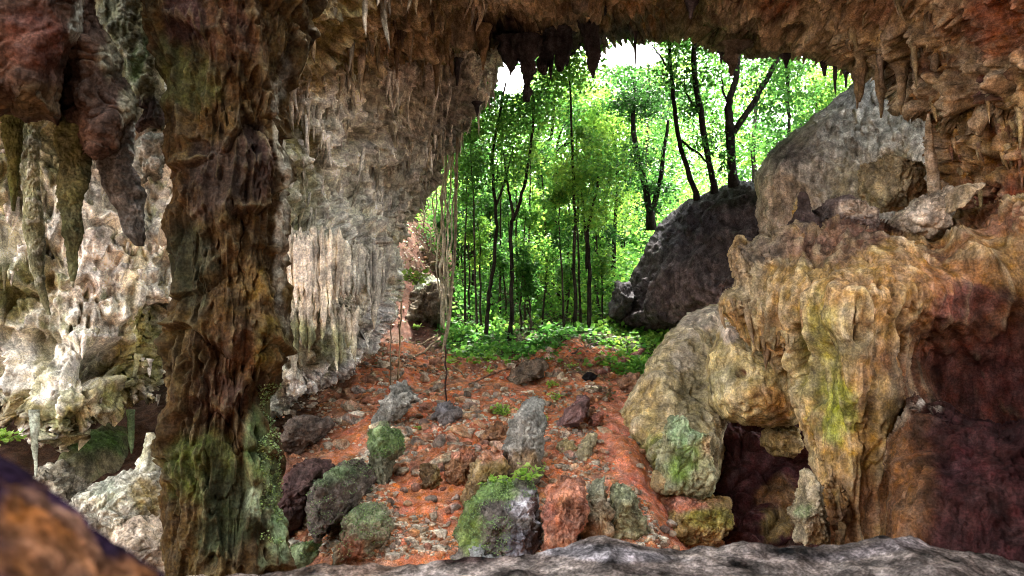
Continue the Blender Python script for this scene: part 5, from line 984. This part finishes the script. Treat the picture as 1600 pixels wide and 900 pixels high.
pc = np.array([(.48, .41, .30), (.42, .22, .12), (.32, .26, .19), (.50, .24, .12), (.55, .49, .38)])[rs.randint(0, 5, len(Pg))]
o = mkmesh('gravel', Vg.reshape(-1, 3), None, M_ROCK, np.repeat(pc, len(P_), 0), tri=Tg, smooth=False)
tag(o, 'loose gravel and small chips strewn over the red earth', 'gravel', kind='stuff')

# small plants
def plant(px, py, size, label, seed, n=40, Y=None, cols=None, up=1.0, lift=.5):
    rs = np.random.RandomState(seed); Y = Y or groundY(px, py); b = W(px, py, Y); s = size * Y / F; root = empty('plant', b); tag(root, label, 'plant')
    st = []; tips = []
    for k in range(max(4, n // 7)):
        a = rs.uniform(0, 6.28); r = rs.uniform(.3, 1) * s; h = rs.uniform(.3, 1) * s * lift * 1.6
        t = np.linspace(0, 1, 5)[:, None]; p = b + np.concatenate([cos(a) * r * t, sin(a) * r * t, h * (1 - (1 - t) ** 2)], 1); st.append((p, np.full(5, .003 + .01 * s))); tips += [p[j] for j in (2, 3, 4)]
    V, T = tubebatch(st, 4); adopt(root, mkmesh('stem', V, None, M_MOSS, np.tile((.12, .2, .06), (len(V), 1)), tri=T))
    tips = np.array(tips); C = tips[rs.randint(0, len(tips), n)] + rs.normal(0, s * .10, (n, 3))
    cc = np.array(cols or [(.3, .5, .08), (.22, .42, .06), (.4, .58, .14)])[rs.randint(0, 3, n)]
    adopt(root, leaves('foliage', C, s * .34, cc, M_LEAF, rs=rs, up=2, droop=0))
for k, a in enumerate([(652, 516, 14, 'small bright plant in front of the brown boulder behind the vines'), (787, 650, 22, 'low bright green plant left of the tall grey stump'), (655, 672, 10, 'tiny plant beside the mossy capped stone'), (858, 606, 16, 'low plant below the brown rounded boulder'), (866, 628, 18, 'straggling plant right of the tall grey stump'),
    (850, 660, 13, 'tiny plant against the side of the tall grey stump'), (826, 752, 26, 'bright rosette plant on the crown of the big mossy boulder', 8.0), (775, 764, 24, 'feathery light green plant at the left of the mossy boulder crown', 8.0), (892, 575, 10, 'tiny yellow plant near the black stone'), (735, 568, 10, 'tiny plant on the rim below the slim trees'),
    (770, 585, 12, 'low seedling in the upper red slope'), (548, 822, 16, 'little light plant on the side of the squat mossy stone', 7.6), (890, 712, 8, 'tiny green seedling under the small yellow stone'), (718, 530, 14, 'low green plant right of the vine roots'), (705, 545, 12, 'grey green plant at the vine roots'), (650, 445, 26, 'hanging green fern on the foot of the left wall', 13.0), (8, 694, 26, 'green fern at the left edge above the blurred rock', 8)]):
    plant(a[0], a[1], a[2], a[3], 500 + k, 90 if a[2] > 20 else 45, a[4] if len(a) > 4 else None)
mossy(col_o, 3500, .02, -.6, seed=601, sel=lambda X, Y: (X > 405) & (Y > 600) & (X < 440) & (Y < 850))

# ================================================================== STALACTITES OVER THE MOUTH
SG = 'dark stalactites fringing the roof of the mouth'
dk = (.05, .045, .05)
def stal(rows, Y, label, seed, base=dk, amp=1.5, group=None):
    rs = np.random.RandomState(seed); r = np.array(rows, float); py = np.linspace(r[0, 0], r[-1, 0], 9); a = np.interp(py, r[:, 0], r[:, 1]); b = np.interp(py, r[:, 0], r[:, 2])
    cx = (a + b) / 2 + np.cumsum(rs.normal(0, .045, 9)) * (b - a).mean(); hw = (b - a) / 2 * rs.uniform(.7, 1.3, 9); hw[0] *= 1.35; rows = [(py[i], cx[i] - hw[i], cx[i] + hw[i]) for i in range(9)]
    pend('stalactite', rows, Y, base, label, 'stalactite', seed, amp=amp, group=group) if group else pend('stalactite', rows, Y, base, label, 'stalactite', seed, amp=amp)
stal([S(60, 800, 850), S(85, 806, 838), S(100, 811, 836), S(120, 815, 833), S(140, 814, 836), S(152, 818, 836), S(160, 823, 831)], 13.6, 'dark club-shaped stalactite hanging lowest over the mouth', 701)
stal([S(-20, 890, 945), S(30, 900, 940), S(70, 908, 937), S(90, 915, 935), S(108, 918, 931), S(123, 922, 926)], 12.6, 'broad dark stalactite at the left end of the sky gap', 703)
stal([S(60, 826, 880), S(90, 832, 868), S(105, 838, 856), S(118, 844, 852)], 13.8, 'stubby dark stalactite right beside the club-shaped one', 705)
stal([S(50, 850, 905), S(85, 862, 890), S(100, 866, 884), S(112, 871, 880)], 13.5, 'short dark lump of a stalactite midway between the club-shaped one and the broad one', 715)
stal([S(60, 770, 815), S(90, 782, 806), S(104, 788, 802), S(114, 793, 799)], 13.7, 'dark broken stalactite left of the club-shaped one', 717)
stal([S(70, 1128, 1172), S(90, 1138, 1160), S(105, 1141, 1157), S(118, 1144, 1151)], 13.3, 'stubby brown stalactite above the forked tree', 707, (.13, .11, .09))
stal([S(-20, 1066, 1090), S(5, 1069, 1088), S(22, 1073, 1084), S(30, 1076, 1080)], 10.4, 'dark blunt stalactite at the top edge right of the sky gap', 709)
for k, (x, y0, y1, w_) in enumerate([(796, 80, 118, 5), (861, 80, 124, 4), (886, 85, 104, 4), (992, 50, 106, 2.6), (1127, 80, 100, 3), (1227, 85, 106, 6), (1289, 95, 120, 5), (1304, 95, 148, 3.5), (1322, 110, 138, 3), (716, 92, 135, 4), (745, 160, 182, 4)]):
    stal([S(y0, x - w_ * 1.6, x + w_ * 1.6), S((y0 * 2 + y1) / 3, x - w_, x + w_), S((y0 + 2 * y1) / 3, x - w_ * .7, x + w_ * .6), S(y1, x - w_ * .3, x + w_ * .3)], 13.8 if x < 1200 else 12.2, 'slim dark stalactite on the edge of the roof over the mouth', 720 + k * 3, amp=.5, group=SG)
for k, (x, y0, y1, w_, Y) in enumerate([(697, 20, 100, 7, 12.4), (682, 60, 150, 6, 12.8), (661, 55, 118, 5, 12.4), (640, 20, 95, 7, 11.5), (610, 10, 75, 7, 11), (575, 20, 90, 6, 10.6), (545, 0, 100, 6, 10.4), (516, -10, 70, 9, 10.2), (730, -20, 45, 5, 11.2), (1308, 0, 55, 8, 9.8), (1345, 60, 160, 12, 10.5), (1375, 90, 185, 10, 10.2), (1410, 100, 180, 9, 9.8), (1340, 110, 170, 6, 10.8), (755, 40, 110, 8, 12.9)]):
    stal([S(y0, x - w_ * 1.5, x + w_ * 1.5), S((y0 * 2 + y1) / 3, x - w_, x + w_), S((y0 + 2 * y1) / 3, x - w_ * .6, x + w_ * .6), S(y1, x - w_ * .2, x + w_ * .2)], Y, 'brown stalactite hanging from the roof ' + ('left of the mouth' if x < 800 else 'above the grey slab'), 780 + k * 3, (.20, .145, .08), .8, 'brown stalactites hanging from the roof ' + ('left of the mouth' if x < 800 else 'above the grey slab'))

# ================================================================== LIGHT, SKY, CAMERA
w = bpy.data.worlds.new('World'); SC.world = w; w.use_nodes = True
nt = w.node_tree; bg = nt.nodes['Background']; sky = nt.nodes.new('ShaderNodeTexSky'); sky.sky_type = 'NISHITA'; sky.sun_disc = False
SUN_EL, SUN_AZ = radians(60), radians(24)       # azimuth from +Y towards +X
sky.sun_elevation = SUN_EL; sky.sun_rotation = SUN_AZ; sky.air_density = 1.0; sky.dust_density = 3.0; sky.ozone_density = 1.0
hsn = nt.nodes.new('ShaderNodeHueSaturation'); hsn.inputs['Saturation'].default_value = .12; nt.links.new(sky.outputs[0], hsn.inputs['Color']); nt.links.new(hsn.outputs[0], bg.inputs[0]); bg.inputs[1].default_value = .15
sl = bpy.data.lights.new('sun', 'SUN'); so = bpy.data.objects.new('sun', sl); COL.objects.link(so); sl.energy = 2.2; sl.angle = radians(4); sl.color = (1, .95, .86)
from mathutils import Vector
sd = Vector((sin(SUN_AZ) * cos(SUN_EL), cos(SUN_AZ) * cos(SUN_EL), sin(SUN_EL)))
so.rotation_euler = (-sd).to_track_quat('-Z', 'Y').to_euler(); so.location = (0, 30, 40)
cam = bpy.data.cameras.new('camera'); co = bpy.data.objects.new('camera', cam); COL.objects.link(co); SC.camera = co
cam.sensor_width = 36; cam.lens = 36 * F / 1600; co.rotation_euler = (radians(90) + PITCH, 0, 0); co.location = (0, 0, 0)
cam.clip_end = 1500; cam.clip_start = .05
cam.dof.use_dof = True; cam.dof.focus_distance = 11; cam.dof.aperture_fstop = 5.6
SC.view_settings.view_transform = 'Standard'; SC.view_settings.look = 'None'; SC.view_settings.gamma = 1; SC.view_settings.use_curve_mapping = False
SC.view_settings.exposure = 4.05
SC.cycles.max_bounces = 8; SC.cycles.diffuse_bounces = 5; SC.cycles.transmission_bounces = 4; SC.cycles.transparent_max_bounces = 4
SC.cycles.filter_width = 1.0; SC.cycles.use_denoising = True; SC.cycles.sample_clamp_indirect = 6
try: SC.cycles.denoiser = 'OPENIMAGEDENOISE'
except Exception: pass
print('script', time.time() - T00)
